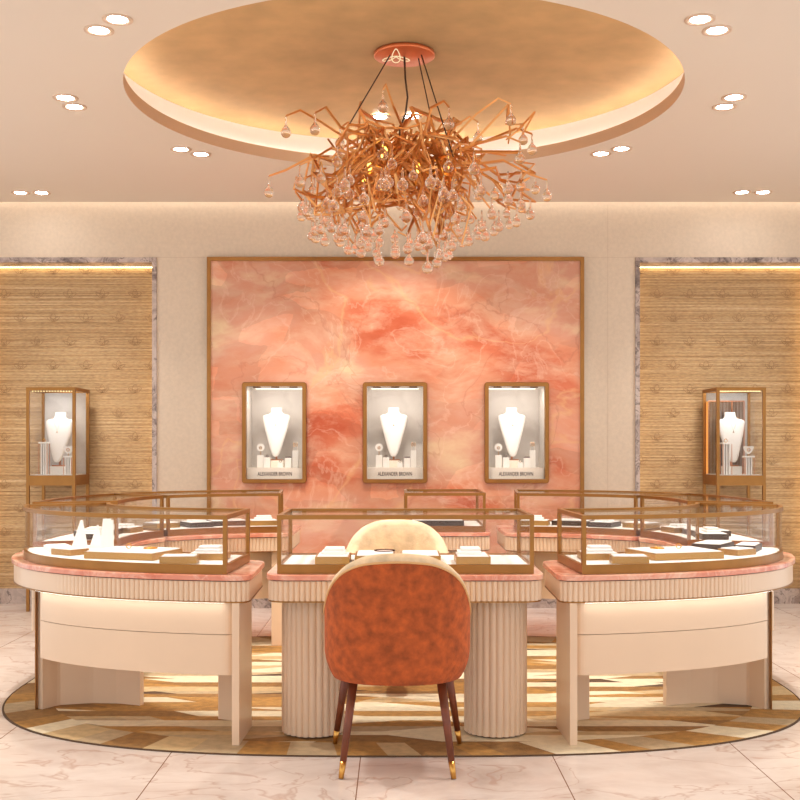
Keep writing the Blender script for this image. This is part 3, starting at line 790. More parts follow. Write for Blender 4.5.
# ---------------------------------------------------------------- chairs (local: faces +y)
def make_chair(label, fz=0.0):
    t = thing('tub_chair', label, 'chair', (0, 0, 0), 'velvet tub chairs')
    A, B = 0.282, 0.272; NU = 48; Z0 = 0.345
    def plan(s):
        """s in -1..1 along the U: point, inward normal"""
        a = abs(s); sg = 1 if s >= 0 else -1
        if a < 0.72:
            th = a / 0.72 * PI / 2; n = 2.35
            x = A * math.sin(th) ** (2 / n); yy = -B * math.cos(th) ** (2 / n)
        else:
            k = (a - 0.72) / 0.28; x = A - 0.012 * k; yy = 0.17 * k
        return Vector((sg * x, yy))
    S = [-1 + 2 * k / NU for k in range(NU + 1)]
    P = [plan(s) for s in S]; Nn = []
    for i in range(len(P)):
        tt = (P[min(i + 1, NU)] - P[max(i - 1, 0)]).normalized(); Nn.append(Vector((-tt.y, tt.x)))
    if Nn[NU // 2].y < 0: Nn = [-n for n in Nn]
    def top(s, p):
        f = min(1, abs(p.x) / A)
        tab = ((0, .835), (.48, .823), (.75, .783), (.91, .722), (.985, .64), (1.0, .60))
        z = tab[-1][1]
        for (a, za), (b, zb) in zip(tab, tab[1:]):
            if a <= f <= b: z = za + (zb - za) * (f - a) / (b - a)
        if abs(s) > 0.72: z = 0.60 - 0.05 * (abs(s) - 0.72) / 0.28
        return z
    Tz = [top(s, p) for s, p in zip(S, P)]
    for _ in range(3): Tz = [Tz[0]] + [(Tz[i - 1] + 2 * Tz[i] + Tz[i + 1]) / 4 for i in range(1, NU)] + [Tz[-1]]
    def lean(z): return -0.03 * max(0, (z - 0.45) / 0.4)
    def shrink(z): k = max(0, (0.46 - z) / 0.115); return 1 - 0.115 * k ** 2.2
    # outer shell
    mb = MB(); rows = 12; vs = []; fs = []
    for i in range(NU + 1):
        zt = Tz[i] - 0.027
        for j in range(rows + 1):
            z = Z0 + (zt - Z0) * (j / rows) ** 1.15; k = shrink(z)
            vs.append((P[i].x * k, P[i].y * k + lean(z), z))
    W = rows + 1
    for i in range(NU):
        for j in range(rows): fs.append((i * W + j, (i + 1) * W + j, (i + 1) * W + j + 1, i * W + j + 1))
    # closed underside and front of the seat box
    base = [i * W for i in range(NU + 1)]; fs.append(tuple(base))
    mb.add(vs, fs, 0, True)
    fb = []
    for i in (0, NU): fb.append(vs[i * W])
    sh = build('outer_shell', mb, M['velvet'], t)
    # padded inner back with rolled rim
    mb = MB(); vs = []; fs = []
    prof = [(0.0, -0.027), (-0.003, -0.019), (0.002, -0.008), (0.014, 0.0), (0.034, 0.003), (0.052, -0.006), (0.062, -0.026)]
    K = len(prof) + 6
    for i in range(NU + 1):
        for n, dz in prof:
            z = Tz[i] + dz; q = P[i] + Nn[i] * n; vs.append((q.x, q.y + lean(z), z))
        for j in range(1, 7):
            z = Tz[i] - 0.026 + (0.40 - Tz[i] + 0.026) * j / 6; q = P[i] + Nn[i] * (0.062 + 0.006 * math.sin(PI * j / 6)); vs.append((q.x, q.y + lean(z), z))
    for i in range(NU):
        for j in range(K - 1): fs.append((i * K + j, (i + 1) * K + j, (i + 1) * K + j + 1, i * K + j + 1))
    fs.append(tuple(range(K))); fs.append(tuple(NU * K + j for j in range(K)))
    mb.add(vs, fs, 0, True); build('backrest', mb, M['velvet_cream'], t)
    pts = [(P[i].x, P[i].y + lean(Tz[i] - 0.027) - 0.001, Tz[i] - 0.027) for i in range(NU + 1)]
    build('piping', MB().tube(pts, 0.0045, 6), M['piping'], t)
    # seat box and cushion
    def seatpoly(k, yf):
        q = [P[i] * k for i in range(0, NU + 1)]; q = [V2(p) for p in q]
        l = q[0]; r = q[-1]
        return q + [Vector((r.x, yf)), Vector((r.x * 0.8, yf + 0.045)), Vector((l.x * 0.8, yf + 0.045)), Vector((l.x, yf))]
    build('seat_base', MB().prism(seatpoly(0.86, 0.19), Z0 + 0.003, 0.405), M['velvet'], t)
    build('seat', MB().prism(seatpoly(0.75, 0.20), 0.406, 0.475, bev=0.018), M['velvet_cream'], t)
    for sx in (-1, 1):
        for top_, bot in (((0.165, -0.125), (0.208, -0.233)), ((0.200, 0.15), (0.256, 0.232))):
            a = Vector((sx * top_[0], top_[1], 0.348)); b = Vector((sx * bot[0], bot[1], fz if bot[1] > 0 else 0.0)); m_ = a.lerp(b, 0.83)
            l = build('leg', MB().tube([a, m_], [0.0185, 0.0125], 14), M['walnut'], t)
            build('ferrule', MB().tube([m_, b + Vector((0, 0, 0.001))], [0.0128, 0.0095], 14), M['brass'], l)
    return t
ch = make_chair('rust velvet tub chair seen from behind, in front of the straight counter', ZF + 0.003)
ch.location = (0.005, 4.36, 0.0)
ch2 = make_chair('tub chair showing its cream velvet inside, behind the straight front counter')
ch2.location = (0.005, 5.64, ZF + 0.003); ch2.rotation_euler = (0, 0, PI)

# ---------------------------------------------------------------- necklace busts etc.
def make_bust(hgt, label, group):
    t = thing('necklace_bust', label, 'necklace bust', (0, 0, 0), group)
    tab = [(0.0, .030, .024), (0.02, .055, .032), (0.06, .080, .040), (0.16, .115, .046), (0.34, .165, .052), (0.52, .215, .056), (0.70, .258, .058), (0.79, .275, .056), (0.825, .272, .05), (0.85, .24, .046), (0.868, .16, .044), (0.885, .125, .042), (0.93, .108, .042), (0.975, .108, .042), (1.0, .104, .04)]
    n = 28; vs = []; fs = []
    for f, w, d in tab:
        w *= 1.03
        yo = 0.10 * (f - 0.5) * hgt / 0.39
        for k in range(n):
            a = 2 * PI * k / n; c, s = math.cos(a), math.sin(a)
            vs.append((w * hgt * math.copysign(abs(c) ** 0.8, c), 1.4 * d * hgt * math.copysign(abs(s) ** 0.8, s) + yo, 0.03 + f * hgt))
    for l in range(len(tab) - 1):
        for k in range(n): fs.append((l * n + k, l * n + (k + 1) % n, l * n + n + (k + 1) % n, l * n + n + k))
    fs.append(tuple(range(n - 1, -1, -1))); fs.append(tuple((len(tab) - 1) * n + k for k in range(n)))
    build('bust', MB().add(vs, fs, 0, True), M['white'], t)
    mb = MB(); mb.box(-0.007, 0.007, 0.02, 0.034, 0.008, 0.03 + hgt * 0.2); mb.box(-0.05, 0.05, -0.015, 0.055, 0, 0.008)
    build('stand', mb, M['slatc'], t)
    return t
def make_pendant(label, group):
    t = thing('pendant_necklace', label, 'necklace', (0, 0, 0), group)
    mb = MB()
    pts = [(-0.036 + 0.072 * k / 12, -0.0 - 0.002 * math.sin(PI * k / 12), 0.105 * abs(2 * k / 12 - 1) ** 1.1) for k in range(13)]
    mb.tube(pts, 0.0007, 5); build('chain', mb, M['gem'], t)
    mb = MB(); mb.tube([(0, -0.003, 0), (-0.007, -0.003, -0.018), (0.007, -0.003, -0.018)], 0.0014, 5, closed=True); mb.lathe([(0.0005, -0.005), (0.004, 0), (0.0005, 0.005)], (0, -0.003, -0.012), 8)
    build('pendant', mb, M['gem'], t); return t
def block(name, x, y, z, w, d, h, label, cat, group, m='white'):
    o = build(name, MB().rbox(0, 0, 0, h, w, d, bev=0.002), M[m]); o.location = (x, y, z); return tag(o, label, cat, group)
def disc_stand(loc, r, label, group, tilt=0.0, stem=0.03, heart=False):
    t = thing('pendant_disc', label, 'jewellery stand', (0, 0, 0), group)
    mb = MB(); n = 32; prof = []
    for k in range(n):
        a = 2 * PI * k / n
        if heart: q = (r * 1.05 * math.copysign(abs(math.sin(a)) ** 1.1, math.sin(a)), r * (0.82 * math.cos(a) - 0.30 * math.cos(2 * a) + 0.08))
        else: q = (r * math.sin(a), r * math.cos(a))
        prof.append(q)
    ct, st = math.cos(tilt), math.sin(tilt)
    cz = stem + r
    f = [(p[0], -0.006 - p[1] * st * 0.6, cz + p[1]) for p in prof]; b = [(p[0], 0.006 - p[1] * st * 0.6, cz + p[1]) for p in prof]
    mb.add(f + b, [tuple(range(n)), tuple(range(2 * n - 1, n - 1, -1))] + [(i, (i + 1) % n, n + (i + 1) % n, n + i) for i in range(n)])
    build('disc', mb, M['white'], t)
    build('stem', MB().tube([(0, 0.004, 0.0), (0, 0.004, stem + 0.004)], 0.0025, 8), M['brass'], t)
    pts = [(0.3 * r * math.cos(2 * PI * k / 20), -0.0085, cz - 0.12 * r + 0.3 * r * math.sin(2 * PI * k / 20)) for k in range(20)]
    build('jewel', MB().tube(pts, 0.0022, 6, closed=True), M['gem'], t)
    t.location = loc; return t

# ---------------------------------------------------------------- wall showcases
def wall_showcase(i, x, where):
    t = thing('wall_showcase', f'bronze-framed lit wall showcase with a white bust, {where} on the pink panel', 'showcase', (x, YW - 0.03, SZ0), 'wall showcases')
    y0, y1 = YW - 0.07, YW + 0.33; w = SW; fw = 0.031
    def rr(w_, h_, r_):
        cx, cz = x, (SZ0 + SZ1) / 2; out = []
        for (sx, sz, a0) in ((1, 1, 0), (-1, 1, 90), (-1, -1, 180), (1, -1, 270)):
            for k in range(7):
                a = math.radians(a0 + 15 * k); out.append((cx + sx * (w_ / 2 - r_) + r_ * math.cos(a), cz + sz * (h_ / 2 - r_) + r_ * math.sin(a)))
        return out
    hh = SZ1 - SZ0; O = rr(w, hh, 0.022); I = rr(w - 2 * fw, hh - 2 * fw, 0.006); n = len(O)
    mb = MB(); yb = YW - 0.031
    O2 = rr(w - 0.008, hh - 0.008, 0.02)
    vs = [(p[0], y0, p[1]) for p in O2] + [(p[0], y0, p[1]) for p in I] + [(p[0], yb, p[1]) for p in O] + [(p[0], y0 + 0.06, p[1]) for p in I] + [(p[0], y0 + 0.006, p[1]) for p in O]
    fs = []
    for k in range(n):
        j = (k + 1) % n
        fs += [(k, j, n + j, n + k), (k, j, 4 * n + j, 4 * n + k), (4 * n + k, 4 * n + j, 2 * n + j, 2 * n + k), (n + k, n + j, 3 * n + j, 3 * n + k), (2 * n + k, 2 * n + j, 3 * n + j, 3 * n + k)]
    build('frame', MB().add(vs, fs), M['bronze'], t)
    xi0, xi1 = x - w / 2 + fw - 0.004, x + w / 2 - fw + 0.004; zi0, zi1 = SZ0 + fw - 0.004, SZ1 - fw + 0.004
    zf = 1.068
    mb = MB(); mb.box(xi0 - 0.01, xi1 + 0.01, y1, y1 + 0.01, zi0 - 0.01, zi1 + 0.01); mb.box(xi0 - 0.01, xi0, y0 + 0.062, y1, zi0, zi1); mb.box(xi1, xi1 + 0.01, y0 + 0.062, y1, zi0, zi1)
    mb.box(xi0, xi1, y0 + 0.062, y1, zi1, zi1 + 0.01)
    build('interior', mb, M['grey'], t)
    build('floor_panel', MB().box(xi0 + 0.001, xi1 - 0.001, y0 + 0.075, y1 - 0.001, zi0, zf), M['sign'], t)
    s = build('sign_ledge', MB().box(xi0 + 0.001, xi1 - 0.001, y0 + 0.062, y0 + 0.075, zi0, zf + 0.002), M['sign'], t)
    fc_ = bpy.data.curves.new('lettering', 'FONT'); fc_.body = 'ALEXANDER BROWN'; fc_.size = 0.036; fc_.align_x = 'CENTER'; fc_.align_y = 'CENTER'; fc_.extrude = 0.001; fc_.offset = 0.0004
    fo = bpy.data.objects.new('lettering', fc_); fo.data.materials.append(M['letter']); col.objects.link(fo); fo.parent = s
    fo.location = Vector((x, y0 + 0.0615, 1.021)) - wl(s); fo.rotation_euler = (PI / 2, 0, 0)
    bpy.context.view_layer.update(); wdt = max(fo.dimensions.x, 1e-3)
    me = bpy.data.meshes.new_from_object(fo.evaluated_get(bpy.context.evaluated_depsgraph_get())); me.name = 'lettering'
    lc_ = fo.location.copy(); bpy.data.objects.remove(fo); fo = bpy.data.objects.new('lettering', me); col.objects.link(fo); fo.parent = s
    fo.location = lc_; fo.rotation_euler = (PI / 2, 0, 0); fo.scale = (0.262 / wdt, 1.15, 1)
    build('front_pane', MB().box(xi0 + 0.002, xi1 - 0.002, y0 + 0.03, y0 + 0.034, zi0 + 0.002, zi1 - 0.002), M['pane'], t)
    build('light_bar', MB().box(xi0 + 0.03, xi1 - 0.03, y1 - 0.012, y1 - 0.004, zi1 - 0.006, zi1 - 0.001), M['led_case'], t)
    for k in (-1, 0, 1):
        l = build('spot', MB().box(x + k * 0.14 - 0.03, x + k * 0.14 + 0.03, y0 + 0.075, y0 + 0.10, zi1 - 0.012, zi1 - 0.001), M['bronze_dark'], t)
    la = bpy.data.lights.new('showcase_light', 'AREA'); la.shape = 'RECTANGLE'; la.size = 0.34; la.size_y = 0.06; la.energy = 1.7; la.color = (1, 0.93, 0.84)
    lo = bpy.data.objects.new('showcase_light', la); col.objects.link(lo); lo.parent = t; lo.location = Vector((x, y0 + 0.11, zi1 - 0.015)) - wl(t); lo.rotation_euler = (math.radians(18), 0, 0)
    q = 0.00111; nm = where
    def X(c): return x + (c - 284) * q
    zf_ = zf + E
    b = make_bust(0.383, f'white necklace bust in the {nm} wall showcase', 'white necklace busts'); b.location = (X(274), YW + 0.185, zf_ + 0.055)
    for c in b.children:
        pass
    # bust stands on a low cream plate
    block('display_plate', X(274), YW + 0.165, zf_, 0.13, 0.12, 0.0545, f'low cream plate under the bust in the {nm} wall showcase', 'display block', 'showcase blocks', 'sign')
    p = make_pendant(f'small gold pendant hanging on the bust in the {nm} wall showcase', 'pendants'); p.location = (X(274), YW + 0.185 - 0.047, zf_ + 0.055 + 0.03 + 0.665 * 0.383)
    yb_ = YW + 0.10
    for (c, w_, top, nm2, yy) in ((172, 0.050, 548, 'tallest block on the disc side', yb_ + 0.02), (222, 0.048, 563, 'second block from the disc side', yb_ - 0.02), (318, 0.040, 602, 'shortest block beside the bust foot', yb_ - 0.055), (368, 0.046, 566, 'block carrying the bangle', yb_ - 0.01), (413, 0.042, 515, 'tallest block on the earring side', yb_ + 0.045)):
        hb = (645 - top) * q - (0.012 if top < 600 else 0.008)
        block('display_block', X(c), yy, zf_, w_, 0.045, hb, f'white {nm2} in the {nm} wall showcase', 'display block', 'showcase blocks')
        zt = zf_ + hb + E
        if c == 172: disc_stand((X(c), yy, zt), 0.030, f'round white disc with gold ring in the {nm} wall showcase', 'pendant discs', 0, 0.03)
        if c in (222, 318): ringobj('ring', (X(c), yy, zt + 0.0015), 0.008, 0.0018, True, f'small ring on the ' + ('second block from the disc' if c == 222 else 'shortest block') + f' in the {nm} wall showcase', 'ring', 'showcase rings', 'steel', 0.004)
        if c == 368: ringobj('bangle', (X(c), yy, zt), 0.021, 0.004, False, f'dark bangle lying on a white block in the {nm} wall showcase', 'bangle', 'bangles', 'steel')
        if c == 413:
            e = thing('earring_stand', f'little stand with gold earrings in the {nm} wall showcase', 'earring stand', (0, 0, 0), 'earring stands')
            mb = MB(); mb.tube([(-0.016, 0, 0), (-0.016, 0, 0.065)], 0.0016, 6); mb.tube([(0.016, 0, 0), (0.016, 0, 0.065)], 0.0016, 6); mb.tube([(-0.016, 0, 0.065), (0.016, 0, 0.065)], 0.0016, 6)
            build('stand', mb, M['sign'], e)
            for sx in (-1, 1):
                build('earring', MB().tube([(sx * 0.009 + 0.006 * math.cos(2 * PI * k / 12), -0.003, 0.045 + 0.013 * math.sin(2 * PI * k / 12)) for k in range(12)], 0.002, 6, closed=True), M['gem'], e)
            e.location = (X(c), yy, zt)
    return t
for i, (x, wh) in enumerate(zip(SHX, ('left', 'middle', 'right'))): wall_showcase(i, x, wh)

# ---------------------------------------------------------------- tower showcases
def tower(sx):
    sd = 'left' if sx < 0 else 'right'
    x0, x1, y0, y1 = -2.758, -2.392, 8.35, 8.74
    mx = (lambda x: x) if sx < 0 else (lambda x: -x)
    cxm = mx((x0 + x1) / 2)
    t = thing('tower_showcase', f'tall bronze glass tower showcase on legs, standing in the {sd} alcove', 'showcase', (cxm, (y0 + y1) / 2, 0), 'tower showcases')
    p = 0.022; zb0, zb1, zt0, zt1 = 0.94, 1.02, 1.648, 1.673
    xa, xb = min(mx(x0), mx(x1)), max(mx(x0), mx(x1))
    for (xx, yy) in ((xa, y0), (xb - p, y0), (xa, y1 - p), (xb - p, y1 - p)):
        build('leg', MB().box(xx, xx + p, yy, yy + p, 0, zt0), M['bronze'], t)
    mb = MB(); mb.rail([(xa + p / 2, y0 + p / 2), (xb - p / 2, y0 + p / 2), (xb - p / 2, y1 - p / 2), (xa + p / 2, y1 - p / 2)], p + 0.002, zt0, zt1); build('top_frame', mb, M['bronze'], t)
    mb = MB().box(xa + 0.001, xb - 0.001, y0 + 0.001, y1 - 0.001, zb0, zb1 - 0.004); b_ = build('base_box', mb, M['bronze'], t)
    build('deck', MB().box(xa + p, xb - p, y0 + p, y1 - p, zb1 - 0.004, zb1), M['white'], b_)
    mb = MB(); mb.box(xa + p, xb - p, y0 + 0.009, y0 + 0.013, zb1, zt0); mb.box(xa + 0.009, xa + 0.013, y0 + p, y1 - p, zb1, zt0); mb.box(xb - 0.013, xb - 0.009, y0 + p, y1 - p, zb1, zt0)
    build('pane', mb, M['pane'], t)
    build('top_panel', MB().box(xa + p, xb - p, y0 + p, y1 - p, zt0 + 0.012, zt1 - 0.003), M['bronze_dark'], t)
    mb = MB()
    for k in range(15):
        x = xa + 0.035 + (xb - xa - 0.07) * k / 14; mb.rbox(x, y0 + 0.045, zt0 - 0.006, zt0 + 0.011, 0.006, 0.02, 0.5)
    build('light_row', mb, M['led_dot'], t)
    build('back_panel', MB().box(xa + p, xb - p, y1 - 0.016, y1 - 0.010, zb1, zt0), M['grey'], t)
    la = bpy.data.lights.new('tower_light', 'AREA'); la.shape = 'RECTANGLE'; la.size = 0.24; la.size_y = 0.1; la.energy = 1.4; la.color = (1, 0.97, 0.93)
    lo = bpy.data.objects.new('tower_light', la); col.objects.link(lo); lo.parent = t; lo.location = Vector((cxm, y0 + 0.12, zt0 + 0.004)) - wl(t); lo.rotation_euler = (math.radians(12), 0, 0)
    q = 0.001233; zf = zb1 + E
    X = lambda c, d=8.45: ((15 if sx < 0 else 690) + c / 6.155 - VX) * d / F
    bx = X(268, 8.58) if sx < 0 else X(258, 8.58)
    b = make_bust(0.385, f'white necklace bust inside the {sd} tower showcase', 'white necklace busts'); b.location = (bx, y0 + 0.24, zf + 0.06)
    # plate lifting the bust
    block('display_plate', bx, y0 + 0.245, zf, 0.13, 0.10, 0.0595, f'low white plate under the bust in the {sd} tower showcase', 'display block', 'showcase blocks')
    pn = make_pendant(f'small pendant hanging on the bust in the {sd} tower showcase', 'pendants'); pn.location = (bx, y0 + 0.24 - 0.047, zf + 0.06 + 0.03 + 0.63 * 0.385)
    def slat_block(cx, cy, w, h, label):
        s = thing('slatted_pedestal', label, 'pedestal', (cx, cy, zf), 'slatted pedestals')
        mb = MB(); k = 0.004
        for a in (-1, 1):
            for b2 in (-1, 1): mb.rbox(cx + a * (w / 2 - k / 2), cy + b2 * (w / 2 - k / 2), zf, zf + h - 0.012, k, k)
        build('frame', mb, M['slatc'], s)
        mb = MB()
        for j in range(3): mb.rbox(cx + (j - 1) * w * 0.27, cy, zf, zf + h - 0.012, w * 0.14, w * 0.5)
        build('slats', mb, M['white'], s)
        build('top', MB().rbox(cx, cy, zf + h - 0.0118, zf + h, w + 0.004, w + 0.004, bev=0.002), M['white'], s)
        return zf + h + E
    if sx < 0:
        zt = slat_block(X(180), y0 + 0.10, 0.066, 0.245, 'taller slatted pedestal at the outer corner of the left tower showcase')
        ringobj('ring', (X(180), y0 + 0.10, zt + 0.0015), 0.010, 0.002, True, 'small ring on the taller pedestal in the left tower showcase', 'ring', 'showcase rings', 'gem', 0.004)
        zt = slat_block(X(330), y0 + 0.10, 0.062, 0.14, 'shorter slatted pedestal beside the bust in the left tower showcase')
        disc_stand((X(328), y0 + 0.10, zt), 0.036, 'heart-shaped white disc on the shorter pedestal in the left tower showcase', 'pendant discs', 0.5, 0.014, True)
    else:
        zt = slat_block(X(220), y0 + 0.09, 0.070, 0.240, 'taller slatted pedestal in front of the bust in the right tower showcase')
        ringobj('ring', (X(218), y0 + 0.09, zt + 0.0015), 0.012, 0.002, True, 'small ring on the taller pedestal in the right tower showcase', 'ring', 'showcase rings', 'gem', 0.004)
        zt = slat_block(X(362), y0 + 0.11, 0.070, 0.140, 'shorter slatted pedestal at the outer corner of the right tower showcase')
        disc_stand((X(362), y0 + 0.11, zt), 0.036, 'heart-shaped white disc on the shorter pedestal in the right tower showcase', 'pendant discs', 0.3, 0.014, True)
        s = thing('slatted_screen', 'copper-framed screen of thin vertical slats behind the bust in the right tower showcase', 'screen', (cxm, y1 - 0.035, zf), None)
        xs0_, xs1_ = xa + 0.03, xb - 0.06; yy = y1 - 0.045
        mb = MB()
        for xx in (xs0_, xs1_, xs0_ + (xs1_ - xs0_) * 0.66): mb.box(xx, xx + 0.007, yy - 0.004, yy + 0.004, zf, zf + 0.56)
        mb.box(xs0_, xs1_ + 0.007, yy - 0.004, yy + 0.004, zf + 0.56, zf + 0.567); build('frame', mb, M['slatc'], s)
        mb = MB()
        for k in range(24):
            xx = xs0_ + 0.012 + (xs1_ - xs0_ - 0.02) * k / 23; mb.box(xx - 0.0025, xx + 0.0025, yy - 0.002, yy + 0.002, zf, zf + 0.56)
        build('slats', mb, M['bronze_dark'], s)
        build('light_edge', MB().box(xs0_ - 0.012, xs0_ - 0.003, yy - 0.006, yy + 0.002, zf, zf + 0.56), M['amber'], s)
tower(-1); tower(1)

# ---------------------------------------------------------------- chandelier
CHX, CHY, CHZ = 0.048, 6.0, 2.70
chd = thing('chandelier', 'rose-gold branching chandelier hung with clear crystal drops under the round gold recess', 'chandelier', (CHX, CHY, ZG))
ZG0 = ZG; ZG = ZG + DOME - 0.002
cp = build('canopy', MB().lathe([(0.158, -0.004), (0.163, 0.0), (0.163, 0.016), (0.155, 0.020)], (0.045, CHY, ZG - 0.0205), 48), M['copper'], chd)
# lotus emblem on the canopy plate
mb = MB(); zc = ZG - 0.0265; ex = 0.0
def petal(an, ln, wd, y0_, up=-1):
    pts = []
    for k in range(25):
        tt = k / 24; u = ln * (0.5 - 0.5 * math.cos(2 * PI * tt)); v = wd * math.sin(2 * PI * tt) * (0.7 + 0.3 * math.cos(2 * PI * tt) * up)
        pts.append((ex + u * math.sin(an) + v * math.cos(an), y0_ + u * math.cos(an) - v * math.sin(an), zc))
    return pts
mb.tube(petal(0, 0.21, 0.030, CHY - 0.13), 0.0026, 6); mb.tube(petal(-0.75, 0.10, 0.024, CHY - 0.02), 0.0022, 6); mb.tube(petal(0.75, 0.10, 0.024, CHY - 0.02), 0.0022, 6)
build('lotus_emblem', mb, M['emblem'], cp)
zt = ZG - 0.022
for (dx, dy, ex_, ey_, ez_) in ((-0.075, -0.03, -0.31, 5.80, 2.78), (0.075, 0.02, 0.25, 6.22, 2.80), (0.09, -0.03, 0.30, 5.85, 2.74)):
    build('cable', MB().tube([(0.045 + dx, CHY + dy, zt), (ex_, ey_, ez_)], 0.0035, 8), M['cable'], chd)
pts = [(0.045, CHY, zt), (0.05, CHY - 0.01, zt - 0.12), (0.062, CHY - 0.01, zt - 0.22), (0.05, CHY, zt - 0.31), (0.02, CHY, zt - 0.38), (0.02, CHY, zt - 0.56)]
build('power_cord', MB().tube(pts, 0.0055, 8), M['cable'], chd)
hub = MB(); hub.lathe([(0.02, -0.10), (0.045, -0.08), (0.05, 0.06), (0.02, 0.10)], (CHX, CHY, CHZ), 16); build('hub', hub, M['branch'], chd)
for k in range(8):
    a = 2 * PI * k / 8 + 0.35; r = 0.20 + 0.05 * (k % 2); c = Vector((CHX + r * math.cos(a), CHY + r * math.sin(a), CHZ - 0.03 + 0.04 * (k % 3)))
    build('bulb', MB().lathe([(0.004, -0.022), (0.012, -0.012), (0.013, 0.01), (0.005, 0.022)], c, 10), M['bulb'], chd)
dropm = None; ndrop = 0; DPOS = []
def free(p): return all(math.hypot(p[0] - q[0], p[1] - q[1]) > 0.058 or abs(p[2] - q[2]) > 0.125 for q in DPOS)
def drop(p, size=1.0):
    global dropm, ndrop
    ndrop += 1; DPOS.append(Vector(p))
    if dropm is None:
        prof = [(0.003, 0.0), (0.0048, -0.006), (0.005, -0.02), (0.0062, -0.045), (0.0095, -0.057), (0.0185, -0.066), (0.0255, -0.077), (0.0272, -0.088), (0.025, -0.100), (0.017, -0.110), (0.006, -0.1145)]
        o = build('crystal_drop', MB().lathe(prof[::-1], (CHX, CHY, ZG), 16), M['crystal'], chd); dropm = o
    else:
        o = dropm.copy(); col.objects.link(o); o.parent = chd
    o.location = Vector(p) - Vector((CHX, CHY, ZG)); o.scale = (size,) * 3
    return o
RB = random.Random(21)
def jit(s): return Vector((RB.uniform(-s, s), RB.uniform(-s, s), RB.uniform(-s, s)))
def branch(target, start=None, n=5, twigs=2, w=0.0105):
    T = Vector(target)
    S = start or Vector((CHX, CHY, CHZ)) + jit(0.20)
    pts = [S]; d = T - S
    for k in range(1, n):
        f = k / n; pts.append(S + d * f + Vector((0, 0, 0.10 * math.sin(PI * f))) + jit(0.15 * (d.length / 0.6) * (0.5 + 0.5 * math.sin(PI * f))))
    pts.append(T)
    mb = MB(); mb.tube(pts, [w * (1.15 - 0.55 * i / n) for i in range(n + 1)], 4, sm=False)
    ends = [T]
    for _ in range(twigs):
        i = RB.randrange(1, n + 1); b = pts[i]; dd = (pts[min(i + 1, n)] - b).normalized()
        dv = (dd + jit(0.9)).normalized() * RB.uniform(0.12, 0.26); m1 = b + dv * 0.55 + jit(0.025); e = b + dv + Vector((0, 0, RB.uniform(-0.08, 0.05)))
        rr = math.hypot(e.x - CHX, e.y - CHY)
        if rr > 0.62: e.x = CHX + (e.x - CHX) * 0.62 / rr; e.y = CHY + (e.y - CHY) * 0.62 / rr; rr = 0.62
        e.z = min(max(e.z, 2.36 + 0.28 * (rr / 0.66) ** 2), 2.88)
        mb.tube([b, m1, e], [w * 0.8, w * 0.65, w * 0.5], 4, sm=False); ends.append(e)
    build('branch', mb, M['branch'], chd)
    return ends
def px(x, y, dep): return Vector(((x - VX) * dep / F, dep, HC + (HY - y) * dep / F))
# outlying arms that make the silhouette: (x, y of drop top, depth)
for (x, y, d) in ((269, 176, 5.95), (286, 116, 5.9), (315, 113, 5.8), (383, 90, 5.6), (449, 107, 5.7), (511, 104, 5.95), (532, 134, 6.1), (547, 180, 5.95), (300, 165, 5.7), (520, 142, 5.8), (340, 128, 6.2), (478, 122, 6.2)):
    T = px(x, y, d); st = Vector((CHX + (T.x - CHX) * 0.25, CHY + (T.y - CHY) * 0.25, CHZ + 0.05))
    up = T + Vector((-(T.x - CHX) * 0.12, 0, 0.03))
    mb = MB(); pts = [st, st.lerp(up, 0.35) + jit(0.04), st.lerp(up, 0.65) + jit(0.05) + Vector((0, 0, 0.03)), up, T]
    mb.tube(pts, [0.010, 0.009, 0.008, 0.007, 0.0055], 4, sm=False); build('branch', mb, M['branch'], chd); drop(T, 1.0)
nb = 0
while ndrop < 100:
    a = nb * 2.399963 + RB.uniform(-0.2, 0.2); f = ((nb * 0.618034) % 1.0)
    rho = math.sqrt(0.03 + 0.97 * f); r = 0.70 * rho
    low = 2.245 + 0.34 * rho ** 1.5
    hi = 2.85 - 0.05 * rho
    k = RB.random()
    z = low if k < 0.52 else low + (hi - low) * RB.random()
    T = Vector((CHX + r * math.cos(a), CHY + r * math.sin(a), z))
    if nb > 82: break
    for _ in range(20):
        if free(T): break
        T = T + Vector((RB.uniform(-.04, .04), RB.uniform(-.04, .04), RB.uniform(-.02, .06)))
    ends = branch(T, n=5 if rho > 0.4 else 4, twigs=4)
    drop(T, RB.uniform(0.92, 1.08))
    if nb % 3 == 0 and ndrop < 100 and free(ends[1]): drop(ends[1], RB.uniform(0.8, 1.0))
    nb += 1
mb = MB(); DP = [(0.003, 0.0), (0.005, -0.02), (0.0062, -0.045), (0.0095, -0.057), (0.0185, -0.066), (0.0255, -0.077), (0.0272, -0.088), (0.025, -0.100), (0.014, -0.112)][::-1]
for k in range(80):
    a = k * 2.399963 + 1.1; rho = math.sqrt(0.05 + 0.9 * ((k * 0.7548) % 1.0)); r = 0.68 * rho
    p = (CHX + r * math.cos(a), CHY + r * math.sin(a), 2.275 + 0.34 * rho ** 1.5 + RB.choice((0, 0, 0.08, 0.2, 0.35)) * RB.random())
    if free(p): DPOS.append(p); mb.lathe(DP, p, 14)
tag(build('small_crystal_drop', mb, M['crystal'], chd), kind='stuff'); ZG = ZG0
print('branches', nb, 'drops', ndrop)

